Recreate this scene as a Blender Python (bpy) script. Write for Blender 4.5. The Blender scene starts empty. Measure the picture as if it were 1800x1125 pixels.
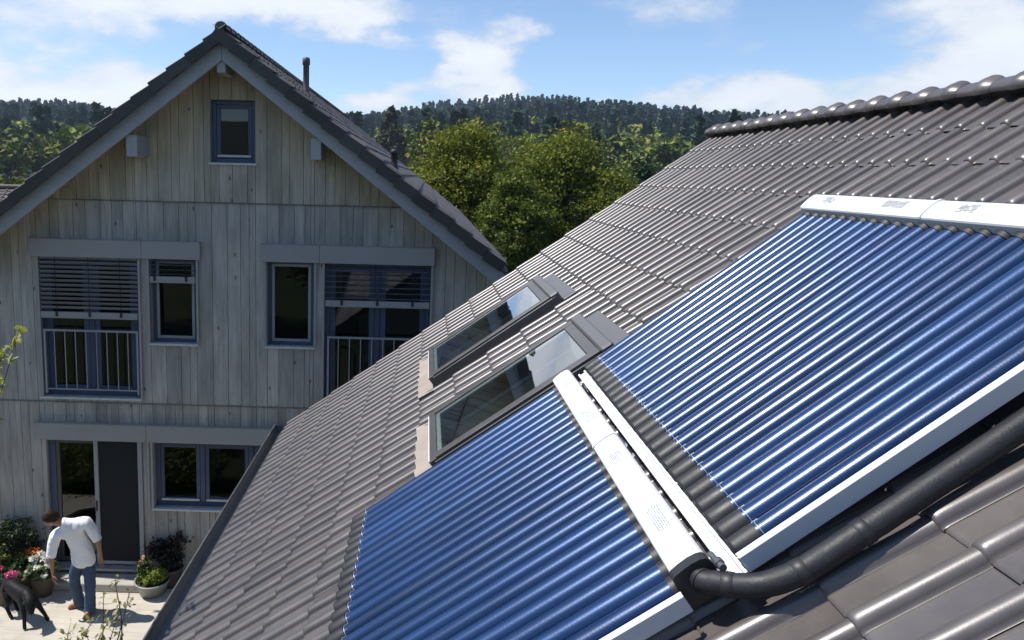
import bpy, bmesh, math, random
import numpy as np
from mathutils import Vector, Matrix, Euler
random.seed(7); RNG = np.random.default_rng(11)
SC = bpy.context.scene; COL = SC.collection
GZ = 7.42                                   # height of the near ridge line above the terrace
SLOPE = math.radians(36.36)                 # pitch of the near roof
TW, TG = 0.1664, 0.3353                     # tile roll spacing and course gauge
# ------------------------------------------------------------------ camera
FPX, YAW, PIT, ROL = 1311.7, -0.039613, 0.147377, 0.024049
PX, PY = 693.96, 502.76
CAM = Vector((-3.22, -8.8014, GZ - 0.5503))
FW = Vector((math.sin(YAW) * math.cos(PIT), math.cos(YAW) * math.cos(PIT), -math.sin(PIT)))
_r = Vector((math.cos(YAW), -math.sin(YAW), 0)); _u = _r.cross(FW)
RT = _r * math.cos(ROL) + _u * math.sin(ROL); UP = -_r * math.sin(ROL) + _u * math.cos(ROL)
cam = bpy.data.cameras.new('camera'); camo = bpy.data.objects.new('camera', cam); COL.objects.link(camo)
cam.sensor_width = 36; cam.sensor_fit = 'HORIZONTAL'; cam.lens = FPX * 36 / 1800
cam.shift_x = (900 - PX) / 1800; cam.shift_y = (PY - 562.5) / 1800
cam.clip_start = 0.1; cam.clip_end = 9000
M3 = Matrix((RT, UP, -FW)).transposed()
camo.matrix_world = Matrix.Translation(CAM) @ M3.to_4x4()
SC.camera = camo

def ray(x, y):
    return (FW + RT * ((x - PX) / FPX) - UP * ((y - PY) / FPX))
def azel(x, y):
    d = ray(x, y).normalized()
    return math.degrees(math.atan2(d.x, d.y)), math.degrees(math.asin(d.z))

# ------------------------------------------------------------------ helpers
class MB:
    """collects vertices and faces for one mesh"""
    def __init__(s): s.v = []; s.f = []; s.mi = []; s.sm = []; s.t = []; s.tv = (1, 1, 1)
    def add(s, vs, fs, smooth=False, m=0, tint=None):
        o = len(s.v); s.v += [tuple(p) for p in vs]; t = tint or s.tv
        s.t += [t] * len(vs)
        for f in fs: s.f.append(tuple(i + o for i in f)); s.mi.append(m); s.sm.append(smooth)
    def box(s, x0, x1, y0, y1, z0, z1, m=0, tint=None):
        vs = [(x, y, z) for x in (x0, x1) for y in (y0, y1) for z in (z0, z1)]
        s.add(vs, [(0, 1, 3, 2), (4, 6, 7, 5), (0, 4, 5, 1), (2, 3, 7, 6), (0, 2, 6, 4), (1, 5, 7, 3)], False, m, tint)
    def bbox(s, x0, x1, y0, y1, z0, z1, b=.006, m=0, tint=None):
        """box with chamfered edges"""
        b = min(b, abs(x1 - x0) * .4, abs(y1 - y0) * .4, abs(z1 - z0) * .4)
        bm = bmesh.new(); bmesh.ops.create_cube(bm, size=1)
        for v in bm.verts:
            v.co = Vector(((x0 + x1) / 2 + v.co.x * (x1 - x0), (y0 + y1) / 2 + v.co.y * (y1 - y0), (z0 + z1) / 2 + v.co.z * (z1 - z0)))
        bmesh.ops.bevel(bm, geom=list(bm.edges), offset=b, segments=1, affect='EDGES')
        s.bm(bm, m=m, tint=tint); bm.free()
    def bm(s, bm, smooth=False, m=0, tint=None):
        bm.verts.index_update()
        s.add([v.co[:] for v in bm.verts], [[v.index for v in f.verts] for f in bm.faces], smooth, m, tint)
    def tube(s, pts, rad, n=10, caps=True, m=0, smooth=True, tint=None):
        """swept circle; rad a number or one per point"""
        pts = [Vector(p) for p in pts]; k = len(pts)
        if not hasattr(rad, '__len__'): rad = [rad] * k
        vs = []; prev = None
        for i in range(k):
            d = (pts[min(i + 1, k - 1)] - pts[max(i - 1, 0)]).normalized()
            if prev is None:
                a = d.orthogonal().normalized()
            else:
                a = (prev - d * prev.dot(d)).normalized()
            prev = a; b = d.cross(a)
            for j in range(n):
                t = 2 * math.pi * j / n
                vs.append(pts[i] + (a * math.cos(t) + b * math.sin(t)) * rad[i])
        fs = [(i * n + j, i * n + (j + 1) % n, (i + 1) * n + (j + 1) % n, (i + 1) * n + j) for i in range(k - 1) for j in range(n)]
        s.add(vs, fs, smooth, m, tint)
        if caps:
            s.add(vs[:n], [tuple(range(n - 1, -1, -1))], False, m, tint); s.add(vs[-n:], [tuple(range(n))], False, m, tint)
    def lathe(s, prof, c=(0, 0, 0), n=28, m=0, smooth=True, tint=None):
        vs = [(c[0] + r * math.cos(2 * math.pi * j / n), c[1] + r * math.sin(2 * math.pi * j / n), c[2] + z) for r, z in prof for j in range(n)]
        fs = [(i * n + j, i * n + (j + 1) % n, (i + 1) * n + (j + 1) % n, (i + 1) * n + j) for i in range(len(prof) - 1) for j in range(n)]
        s.add(vs, fs, smooth, m, tint)
    def prism(s, poly, a, b, m=0, smooth=False, tint=None):
        """poly: list of 2D points -> extruded by functions a(p), b(p) giving the two ends"""
        n = len(poly); vs = [a(p) for p in poly] + [b(p) for p in poly]
        s.add(vs, [(i, (i + 1) % n, n + (i + 1) % n, n + i) for i in range(n)], smooth, m, tint)
        s.add(vs[:n], [tuple(range(n - 1, -1, -1))], False, m, tint); s.add(vs[n:], [tuple(range(n))], False, m, tint)
    def build(s, name, mats, parent=None, world=True, loc=None):
        me = bpy.data.meshes.new(name)
        me.from_pydata(s.v, [], s.f)
        if not isinstance(mats, (list, tuple)): mats = [mats]
        for q in mats: me.materials.append(q)
        me.polygons.foreach_set('material_index', s.mi); me.polygons.foreach_set('use_smooth', s.sm)
        at = me.color_attributes.new('tint', 'FLOAT_COLOR', 'POINT')
        at.data.foreach_set('color', np.c_[np.array(s.t, float).reshape(-1, 3), np.ones(len(s.v))].ravel().astype(np.float32))
        bm = bmesh.new(); bm.from_mesh(me); bmesh.ops.recalc_face_normals(bm, faces=bm.faces); bm.to_mesh(me); bm.free()
        me.update()
        return link(name, me, parent, world, loc)

def link(name, me, parent=None, world=True, loc=None):
    o = bpy.data.objects.new(name, me); COL.objects.link(o)
    if loc is not None: o.location = loc
    if parent is not None:
        o.parent = parent
        if world: o.matrix_parent_inverse = wmat(parent).inverted()
    return o
def wmat(o):
    m = o.matrix_basis.copy()
    if o.parent is not None: m = wmat(o.parent) @ o.matrix_parent_inverse @ m
    return m
def fastmesh(name, V, F, tint, mat, smooth=False, parent=None, world=True):
    """large mesh from numpy arrays; F is (n,4) or (n,3)"""
    V = np.asarray(V, np.float32); F = np.asarray(F, np.int32)
    me = bpy.data.meshes.new(name); k = F.shape[1]
    me.vertices.add(len(V)); me.vertices.foreach_set('co', V.ravel())
    me.loops.add(F.size); me.loops.foreach_set('vertex_index', F.ravel())
    me.polygons.add(len(F)); me.polygons.foreach_set('loop_start', np.arange(len(F), dtype=np.int32) * k)
    me.polygons.foreach_set('loop_total', np.full(len(F), k, np.int32))
    me.polygons.foreach_set('use_smooth', np.full(len(F), smooth) if np.isscalar(smooth) else smooth)
    me.materials.append(mat)
    at = me.color_attributes.new('tint', 'FLOAT_COLOR', 'POINT')
    t = np.ones((len(V), 4), np.float32); t[:, :3] = tint; at.data.foreach_set('color', t.ravel())
    me.update(calc_edges=True); me.validate()
    return link(name, me, parent, world)
def tag(o, label=None, cat=None, group=None, kind=None):
    if label: o['label'] = label
    if cat: o['category'] = cat
    if group: o['group'] = group
    if kind: o['kind'] = kind
    return o
def empty(name, loc=(0, 0, 0), rz=0, label=None, cat=None, group=None):
    o = bpy.data.objects.new(name, None); COL.objects.link(o); o.location = loc; o.rotation_euler = (0, 0, rz); o.empty_display_size = .2
    return tag(o, label, cat, group)
def dup(o, parent=None):
    c = o.copy(); COL.objects.link(c)
    if parent is not None: c.parent = parent
    for ch in list(o.children): dup(ch, c)
    return c

# ------------------------------------------------------------------ materials
def mat(name, col, rough=.6, spec=.5, metal=0, var=.12, scale=6, vscale=(1, 1, 1), bump=0, bscale=60, coat=0, coatr=.1, tint=False, rvar=.08, dirt=None, sheen=0, trans=0, tpos=False):
    m = bpy.data.materials.new(name); m.use_nodes = True; N = m.node_tree.nodes; L = m.node_tree.links
    b = N['Principled BSDF']; b.inputs['Roughness'].default_value = rough; b.inputs['Metallic'].default_value = metal
    b.inputs['Specular IOR Level'].default_value = spec
    b.inputs['Coat Weight'].default_value = coat; b.inputs['Coat Roughness'].default_value = coatr
    if sheen: b.inputs['Sheen Weight'].default_value = sheen
    tc = N.new('ShaderNodeTexCoord'); mp = N.new('ShaderNodeMapping'); mp.inputs['Scale'].default_value = vscale
    L.new(tc.outputs['Object'], mp.inputs['Vector'])
    nz = N.new('ShaderNodeTexNoise'); nz.inputs['Scale'].default_value = scale; nz.inputs['Detail'].default_value = 6; nz.inputs['Roughness'].default_value = .6
    L.new(mp.outputs[0], nz.inputs['Vector'])
    mr = N.new('ShaderNodeMapRange'); mr.inputs['From Min'].default_value = .25; mr.inputs['From Max'].default_value = .75
    mr.inputs['To Min'].default_value = 1 - var; mr.inputs['To Max'].default_value = 1 + var
    L.new(nz.outputs['Fac'], mr.inputs['Value'])
    mul = N.new('ShaderNodeMix'); mul.data_type = 'RGBA'; mul.blend_type = 'MULTIPLY'; mul.inputs['Factor'].default_value = 1
    mul.inputs['A'].default_value = (*col, 1); L.new(mr.outputs[0], mul.inputs['B'])
    out = mul.outputs['Result']
    if tint:
        at = N.new('ShaderNodeAttribute'); at.attribute_name = 'tint'
        m2 = N.new('ShaderNodeMix'); m2.data_type = 'RGBA'; m2.blend_type = 'MULTIPLY'; m2.inputs['Factor'].default_value = 1
        L.new(out, m2.inputs['A']); L.new(at.outputs['Color'], m2.inputs['B']); out = m2.outputs['Result']
    if dirt:
        dc, dscale, d0, d1, damt = dirt
        n3 = N.new('ShaderNodeTexNoise'); n3.inputs['Scale'].default_value = dscale; n3.inputs['Detail'].default_value = 8; n3.inputs['Roughness'].default_value = .65
        L.new(mp.outputs[0], n3.inputs['Vector'])
        m3 = N.new('ShaderNodeMapRange'); m3.inputs['From Min'].default_value = d0; m3.inputs['From Max'].default_value = d1; m3.inputs['To Max'].default_value = damt
        L.new(n3.outputs['Fac'], m3.inputs['Value'])
        m4 = N.new('ShaderNodeMix'); m4.data_type = 'RGBA'; L.new(m3.outputs[0], m4.inputs['Factor']); L.new(out, m4.inputs['A']); m4.inputs['B'].default_value = (*dc, 1); out = m4.outputs['Result']
    L.new(out, b.inputs['Base Color'])
    r2 = N.new('ShaderNodeMapRange'); r2.inputs['From Min'].default_value = .3; r2.inputs['From Max'].default_value = .7
    r2.inputs['To Min'].default_value = max(.02, rough - rvar); r2.inputs['To Max'].default_value = min(1, rough + rvar)
    L.new(nz.outputs['Fac'], r2.inputs['Value']); L.new(r2.outputs[0], b.inputs['Roughness'])
    if bump:
        n2 = N.new('ShaderNodeTexNoise'); n2.inputs['Scale'].default_value = bscale; n2.inputs['Detail'].default_value = 4
        L.new(mp.outputs[0], n2.inputs['Vector'])
        bp = N.new('ShaderNodeBump'); bp.inputs['Strength'].default_value = bump; bp.inputs['Distance'].default_value = .01
        L.new(n2.outputs['Fac'], bp.inputs['Height']); L.new(bp.outputs[0], b.inputs['Normal'])
    if trans:
        tr = N.new('ShaderNodeBsdfTranslucent'); L.new(out, tr.inputs['Color'])
        ms = N.new('ShaderNodeMixShader'); ms.inputs[0].default_value = trans
        L.new(b.outputs[0], ms.inputs[1]); L.new(tr.outputs[0], ms.inputs[2])
        L.new(ms.outputs[0], N['Material Output'].inputs['Surface'])
    return m
def glass_mat(name, tintc=(.85, .9, .88), ior=1.5, rough=.01, extra=0):
    m = bpy.data.materials.new(name); m.use_nodes = True; N = m.node_tree.nodes; L = m.node_tree.links
    N.remove(N['Principled BSDF'])
    t = N.new('ShaderNodeBsdfTransparent'); t.inputs[0].default_value = (*tintc, 1)
    g = N.new('ShaderNodeBsdfGlossy'); g.inputs['Roughness'].default_value = rough; g.inputs['Color'].default_value = (.96, .98, 1, 1)
    fr = N.new('ShaderNodeFresnel'); fr.inputs['IOR'].default_value = ior
    ad = N.new('ShaderNodeMath'); ad.operation = 'MULTIPLY_ADD'; ad.inputs[1].default_value = 1.5; ad.inputs[2].default_value = extra; ad.use_clamp = True
    L.new(fr.outputs[0], ad.inputs[0])
    gm = N.new('ShaderNodeNewGeometry'); iv = N.new('ShaderNodeMath'); iv.operation = 'SUBTRACT'; iv.inputs[0].default_value = 1; L.new(gm.outputs['Backfacing'], iv.inputs[1])
    fm = N.new('ShaderNodeMath'); fm.operation = 'MULTIPLY'; L.new(ad.outputs[0], fm.inputs[0]); L.new(iv.outputs[0], fm.inputs[1])
    geo = N.new('ShaderNodeTexCoord'); nz = N.new('ShaderNodeTexNoise'); nz.inputs['Scale'].default_value = 1.3
    L.new(geo.outputs['Object'], nz.inputs['Vector'])
    bp = N.new('ShaderNodeBump'); bp.inputs['Strength'].default_value = .04; bp.inputs['Distance'].default_value = .02
    L.new(nz.outputs['Fac'], bp.inputs['Height']); L.new(bp.outputs[0], g.inputs['Normal'])
    mx = N.new('ShaderNodeMixShader'); L.new(fm.outputs[0], mx.inputs[0]); L.new(t.outputs[0], mx.inputs[1]); L.new(g.outputs[0], mx.inputs[2])
    L.new(mx.outputs[0], N['Material Output'].inputs['Surface'])
    return m
def wood_mat(name):
    """weathered vertical boards: grey, browner where 'tint' says so; grain runs along z"""
    m = mat(name, (.352, .332, .304), rough=.8, spec=.25, var=.0, tint=True, scale=3)
    N = m.node_tree.nodes; L = m.node_tree.links; b = N['Principled BSDF']
    src = b.inputs['Base Color'].links[0].from_socket
    tc = N.new('ShaderNodeTexCoord')
    def noise(sc, scale, det=7, ro=.6):
        mp = N.new('ShaderNodeMapping'); mp.inputs['Scale'].default_value = sc; L.new(tc.outputs['Object'], mp.inputs['Vector'])
        n = N.new('ShaderNodeTexNoise'); n.inputs['Scale'].default_value = scale; n.inputs['Detail'].default_value = det; n.inputs['Roughness'].default_value = ro
        L.new(mp.outputs[0], n.inputs['Vector']); return n.outputs['Fac']
    def rng(v, a, b_, c, d):
        r = N.new('ShaderNodeMapRange'); r.inputs['From Min'].default_value = a; r.inputs['From Max'].default_value = b_; r.inputs['To Min'].default_value = c; r.inputs['To Max'].default_value = d
        L.new(v, r.inputs['Value']); return r.outputs[0]
    def mulc(a, v):
        x = N.new('ShaderNodeMix'); x.data_type = 'RGBA'; x.blend_type = 'MULTIPLY'; x.inputs['Factor'].default_value = 1; L.new(a, x.inputs['A']); L.new(v, x.inputs['B']); return x.outputs['Result']
    g1 = noise((1, 1, .035), 45); g2 = noise((1, 1, .16), 7, 5); g3 = noise((1, 1, .5), 1.1, 4)
    c = mulc(src, rng(g1, .3, .7, .80, 1.18)); c = mulc(c, rng(g2, .3, .7, .78, 1.22)); c = mulc(c, rng(g3, .3, .7, .88, 1.12))
    # knots
    mp = N.new('ShaderNodeMapping'); mp.inputs['Scale'].default_value = (1, 1, .55); L.new(tc.outputs['Object'], mp.inputs['Vector'])
    vo = N.new('ShaderNodeTexVoronoi'); vo.inputs['Scale'].default_value = 4.5; L.new(mp.outputs[0], vo.inputs['Vector'])
    c = mulc(c, rng(vo.outputs['Distance'], .05, .11, .38, 1))
    L.new(c, b.inputs['Base Color'])
    bp = N.new('ShaderNodeBump'); bp.inputs['Strength'].default_value = .5; bp.inputs['Distance'].default_value = .004
    L.new(g1, bp.inputs['Height']); L.new(bp.outputs[0], b.inputs['Normal'])
    return m
MT = {}
MT['tile'] = mat('glazed_brown_tile', (.091, .078, .074), rough=.39, spec=1.0, var=.14, scale=9, bump=.03, bscale=160, tint=True, rvar=.04, dirt=((.13, .115, .10), 14, .56, .78, .4))
MT['tile_dull'] = mat('weathered_brown_tile', (.115, .098, .09), rough=.5, spec=.4, var=.2, scale=5, bump=.1, bscale=90, tint=True, dirt=((.05, .055, .05), 3.5, .5, .8, .6))
MT['wood'] = wood_mat('weathered_timber')
MT['paint'] = mat('blue_grey_paint', (.335, .335, .342), rough=.55, var=.07, scale=3, bump=.05, dirt=((.15, .16, .185), 5, .55, .8, .4))
MT['alu'] = mat('grey_aluminium_paint', (.32, .307, .30), rough=.45, var=.05, scale=2, dirt=((.22, .22, .22), 4, .55, .8, .35))
MT['alu_light'] = mat('pale_metal', (.30, .305, .32), rough=.4, var=.06, scale=5)
MT['blue'] = mat('blue_window_paint', (.056, .074, .128), rough=.4, var=.08, scale=4)
MT['sill'] = mat('pale_sill', (.55, .55, .54), rough=.5, var=.1, scale=7, dirt=((.3, .29, .27), 9, .5, .75, .5))
MT['slat'] = mat('grey_slat', (.29, .30, .335), rough=.4, var=.06, scale=4)
MT['black'] = mat('black_rubber', (.022, .022, .024), rough=.5, var=.2, scale=12, bump=.06, bscale=120)
MT['foam'] = mat('black_pipe_foam', (.019, .020, .024), rough=.55, spec=.45, var=.25, scale=18, bump=.12, bscale=140)
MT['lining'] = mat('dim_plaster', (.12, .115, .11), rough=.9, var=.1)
MT['screen'] = mat('dark_insect_screen', (.018, .019, .022), rough=.75, spec=.2, var=.1)
MT['glass'] = glass_mat('window_glass', (.55, .6, .58), extra=.0)
MT['glass_roof'] = glass_mat('roof_window_glass', (.80, .84, .82), extra=.16)
MT['shaft'] = mat('white_shaft_lining', (.66, .67, .64), rough=.8, var=.08)
MT['hood'] = mat('grey_window_hood', (.12, .117, .117), rough=.4, spec=.5, var=.08, scale=5)
MT['zinc'] = mat('zinc_gutter', (.16, .165, .17), rough=.45, metal=.6, var=.2, scale=8, dirt=((.2, .2, .19), 7, .5, .75, .5))
MT['flash'] = mat('dull_lead_flashing', (.33, .275, .235), rough=.7, var=.12, scale=6, bump=.1, bscale=40)
MT['frame_dark'] = mat('dark_window_cladding', (.085, .08, .078), rough=.35, spec=.5, var=.1, scale=6)
MT['white_alu'] = mat('white_collector_metal', (.70, .71, .72), rough=.35, metal=.0, var=.04, scale=5, dirt=((.5, .5, .5), 8, .55, .8, .3))
MT['rail'] = mat('mill_aluminium', (.55, .56, .58), rough=.35, metal=.7, var=.08, scale=10)
# ------------------------------------------------------------------ the near house with the tiled roof
CS, SN = math.cos(SLOPE), math.sin(SLOPE)
def R(u, v, h=0.0): return Vector((-v * CS - h * SN, -u, GZ - v * SN + h * CS))
def tile_field(nu, nv, w, g, skip, rollw=.37, rollh=.030, drop=.014, seed=1, flap=.10, flap_far=.10, ns=16, jit=1.0, flapt=1.0):
    """interlocking tiles in (u, v, h); one raised roll per cover width, rounded nose at the lower edge"""
    rg = np.random.default_rng(seed)
    a = np.linspace(0, 1, ns)
    RC = .775; r0 = RC - rollw / 2; r1 = RC + rollw / 2
    a = np.unique(np.concatenate([[0, .03, .07, r0 - .10, r0 - .03], r0 + (r1 - r0) * (1 - np.cos(np.linspace(0, np.pi, ns - 5))) / 2, [1.0]]))
    roll = np.where((a >= r0) & (a <= r1), np.sqrt(np.clip(1 - ((a - RC) / (rollw / 2)) ** 2, 0, 1)) ** .95, 0) * rollh
    lip = np.where(a < 1e-6, -.006, 0) + np.where(np.abs(a - .03) < 1e-6, .0025, 0) + np.where(np.abs(a - .07) < 1e-6, .002, 0) + np.where(a > 1 - 1e-6, -.003, 0)
    lip = lip + np.where(np.abs(a - (r0 - .03)) < 1e-6, .0015, 0)
    tv = np.array([-.18, .0, .45, .80, .93, .965, .988, 1.0])           # along the course, 1 = lower edge
    rf = np.array([1, 1, 1, 1, 1, .985, .94, .84])                      # the roll rounds off at the nose
    pf = np.array([0, 0, 0, 0, 0, -.001, -.003, -.006])
    nA, nV = len(a), len(tv)
    Vs, Fs, Ts, n = [], [], [], 0
    ia, iv = np.meshgrid(np.arange(nA - 1), np.arange(nV - 1), indexing='ij')
    base = (iv * nA + ia).ravel()
    q = np.stack([base, base + nA, base + nA + 1, base + 1], 1)
    for j in range(nv):
        for i in range(nu):
            if skip and skip((i + .5) * w, (j + .5) * g): continue
            dh, du, tl = rg.normal(0, .0012) * jit, rg.normal(0, .0012) * jit, rg.normal(0, .002) * jit
            U = np.tile(i * w + (a - .315) * w + du, (nV, 1)); V = np.tile((j * g + tv * g)[:, None] + rg.normal(0, .0016) * jit, (1, nA))
            lift = (tv * drop)[:, None] + pf[:, None]
            H = np.outer(rf, roll) + lip + lift - rollh - drop + dh + tl * (a - .5)[None, :]
            P = np.stack([U, V, H], -1).reshape(-1, 3)
            t = 1 + rg.normal(0, .12); tc = np.array([t * (1 + rg.normal(0, .012)), t, t * (1 - abs(rg.normal(0, .015)))])
            if rg.random() < .03: tc = tc * 1.18
            Vs.append(P); Ts.append(np.tile(tc, (len(P), 1))); Fs.append(q + n); n += len(P)
            # front face down to the course below
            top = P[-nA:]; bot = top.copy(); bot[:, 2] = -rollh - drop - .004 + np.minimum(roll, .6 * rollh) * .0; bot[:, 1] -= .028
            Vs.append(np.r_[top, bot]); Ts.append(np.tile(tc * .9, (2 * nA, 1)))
            k = np.arange(nA - 1); Fs.append(np.stack([n + k, n + nA + k, n + nA + k + 1, n + k + 1], 1)); n += 2 * nA
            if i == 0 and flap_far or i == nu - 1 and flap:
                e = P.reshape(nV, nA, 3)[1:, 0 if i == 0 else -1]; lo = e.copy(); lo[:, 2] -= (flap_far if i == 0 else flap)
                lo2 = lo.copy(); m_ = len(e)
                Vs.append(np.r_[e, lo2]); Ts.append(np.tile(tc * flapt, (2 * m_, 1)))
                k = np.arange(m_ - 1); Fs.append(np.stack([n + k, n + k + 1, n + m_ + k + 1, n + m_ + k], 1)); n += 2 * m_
    return np.concatenate(Vs), np.concatenate(Fs), np.concatenate(Ts)
def map_uvh(P, O, U, V, H):
    return np.array(O)[None] + P[:, :1] * np.array(U)[None] + P[:, 1:2] * np.array(V)[None] + P[:, 2:3] * np.array(H)[None]

house2 = empty('tiled_house', (0, -6.5, 0), 0, 'near house with a dark brown glazed tile roof carrying the blue solar collectors', 'house')
NU, NV = 78, 18
SKY = [(1.64, 2.68, 2.49, 3.87), (3.64, 4.55, 2.50, 3.87)]
def skip(u, v):
    for a0, a1, v0, v1 in SKY:
        if a0 < u < a1 and v0 + .1 < v < v1: return True
    return False
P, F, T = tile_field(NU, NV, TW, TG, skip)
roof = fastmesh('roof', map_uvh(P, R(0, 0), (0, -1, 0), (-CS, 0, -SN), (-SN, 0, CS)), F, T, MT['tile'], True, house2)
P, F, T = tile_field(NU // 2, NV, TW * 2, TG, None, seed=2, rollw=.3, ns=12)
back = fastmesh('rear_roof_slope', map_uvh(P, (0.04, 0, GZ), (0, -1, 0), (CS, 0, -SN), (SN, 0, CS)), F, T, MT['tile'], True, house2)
# deck below the tiles, eaves board, walls
m = MB(); LU = NU * TW
poly = [R(0, 0, -.09), R(0, NV * TG - .06, -.09), R(0, NV * TG - .06, -.16)]
xe, ze = poly[1].x, poly[1].z; xd, zd = poly[2].x, poly[2].z; xt, zt = poly[0].x, poly[0].z
pts = [(xe, ze), (xd, zd), (0, zd - (xd) * math.tan(SLOPE) - .0), (-xd, zd), (-xe, ze), (0, ze - xe * math.tan(SLOPE))]
m.prism(pts, lambda p: (p[0], -.02, p[1]), lambda p: (p[0], -LU + .02, p[1]))
m.build('roof_deck', MT['black'], house2)
m = MB(); WX = -4.35
gz = zd + 0.02
m.prism([(WX, 0.0), (WX, zd + (WX - xd) * math.tan(SLOPE) - .02), (0, zd - xd * math.tan(SLOPE) - .03), (-WX, zd + (WX - xd) * math.tan(SLOPE) - .02), (-WX, 0)],
        lambda p: (p[0], -.35, p[1]), lambda p: (p[0], -LU + .35, p[1]))
m.build('wall', mat('pale_render', (.55, .53, .48), rough=.9, var=.06, bump=.2, bscale=80), house2)
# ridge capping: overlapping round ridge tiles with a raised collar
m = MB(); rl = .272; n = int(LU / rl) + 1; ang = np.radians(np.linspace(-22, 202, 23)); wing = 1 + .30 * np.abs(np.cos(ang)) ** 1.5 - .05 * np.exp(-((np.abs(np.cos(ang)) - .5) / .2) ** 2)
for i in range(n):
    y0 = -i * rl + .03; tt = 1 + RNG.normal(0, .07); dz = RNG.normal(0, .0025)
    st = [(0, .055), (.03, .057), (.14, .060), (.172, .063), (.186, .073), (.206, .081), (.232, .082), (.256, .076), (.276, .066), (.288, .058)]
    vs = [(r * math.cos(t) * w_, y0 - d, GZ + .012 + dz + r * math.sin(t) * (1.05 if abs(math.cos(t)) < .3 else 1)) for d, r in st for t, w_ in zip(ang, wing)]; k = len(ang)
    m.add(vs, [(a * k + b, a * k + b + 1, (a + 1) * k + b + 1, (a + 1) * k + b) for a in range(len(st) - 1) for b in range(k - 1)], True, tint=(tt, tt, tt))
    m.add([(r * math.cos(t) * w_, y0 - d, GZ + .012 + dz + r * math.sin(t)) for d, r in ((.288, .058), (.288, .046)) for t, w_ in zip(ang, wing)], [(b, b + 1, k + b + 1, k + b) for b in range(k - 1)], tint=(tt, tt, tt))
m.prism([(math.cos(t) * .058 * w_, math.sin(t) * .058) for t, w_ in zip(ang, wing)], lambda p: (p[0], .032, GZ + .012 + p[1]), lambda p: (p[0], .02, GZ + .012 + p[1]))
m.build('ridge', MT['tile'], house2)
# eaves gutter
lipz = GZ - 3.66
def at_z(x, y, z):
    d = ray(x, y); t = (z - CAM.z) / d.z; return CAM + d * t
gx = (at_z(350, 965, lipz).x + at_z(423, 850, lipz).x) / 2
gi = R(0, NV * TG, 0).x + .05; rad = (gi - gx) / 2; gc = (gi + gx) / 2
m = MB(); ga = np.radians(np.linspace(180, 360, 15)); k = len(ga)
vs = [(gc + rr * math.cos(t), y, lipz + rr * math.sin(t) * .95) for y in (.05, -LU - .05) for rr in (rad, rad - .004) for t in ga]
m.add(vs, [(b, b + 1, 2 * k + b + 1, 2 * k + b) for b in range(k - 1)] + [(k + b, 3 * k + b, 3 * k + b + 1, k + b + 1) for b in range(k - 1)], True)
for y in (.05, -LU - .05): m.add([(gc, y, lipz)] + [(gc + rad * math.cos(t), y, lipz + rad * math.sin(t) * .95) for t in ga], [tuple(range(k + 1))])
m.tube([(gx - .004, .05, lipz + .004), (gx - .004, -LU - .05, lipz + .004)], .0095, 10)
m.build('gutter', MT['zinc'], house2)
m = MB(); m.box(gi + .004, gi + .03, -LU, 0, lipz - .14, lipz + .05); m.build('fascia', MT['wood'], house2)
m = MB(); m.tube([(gc, -.25, lipz - rad), (gc, -.25, lipz - rad - .18), (WX - .07, -.25, lipz - rad - .42), (WX - .07, -.25, .1)], .04, 12); m.build('downpipe', MT['zinc'], house2)

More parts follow.
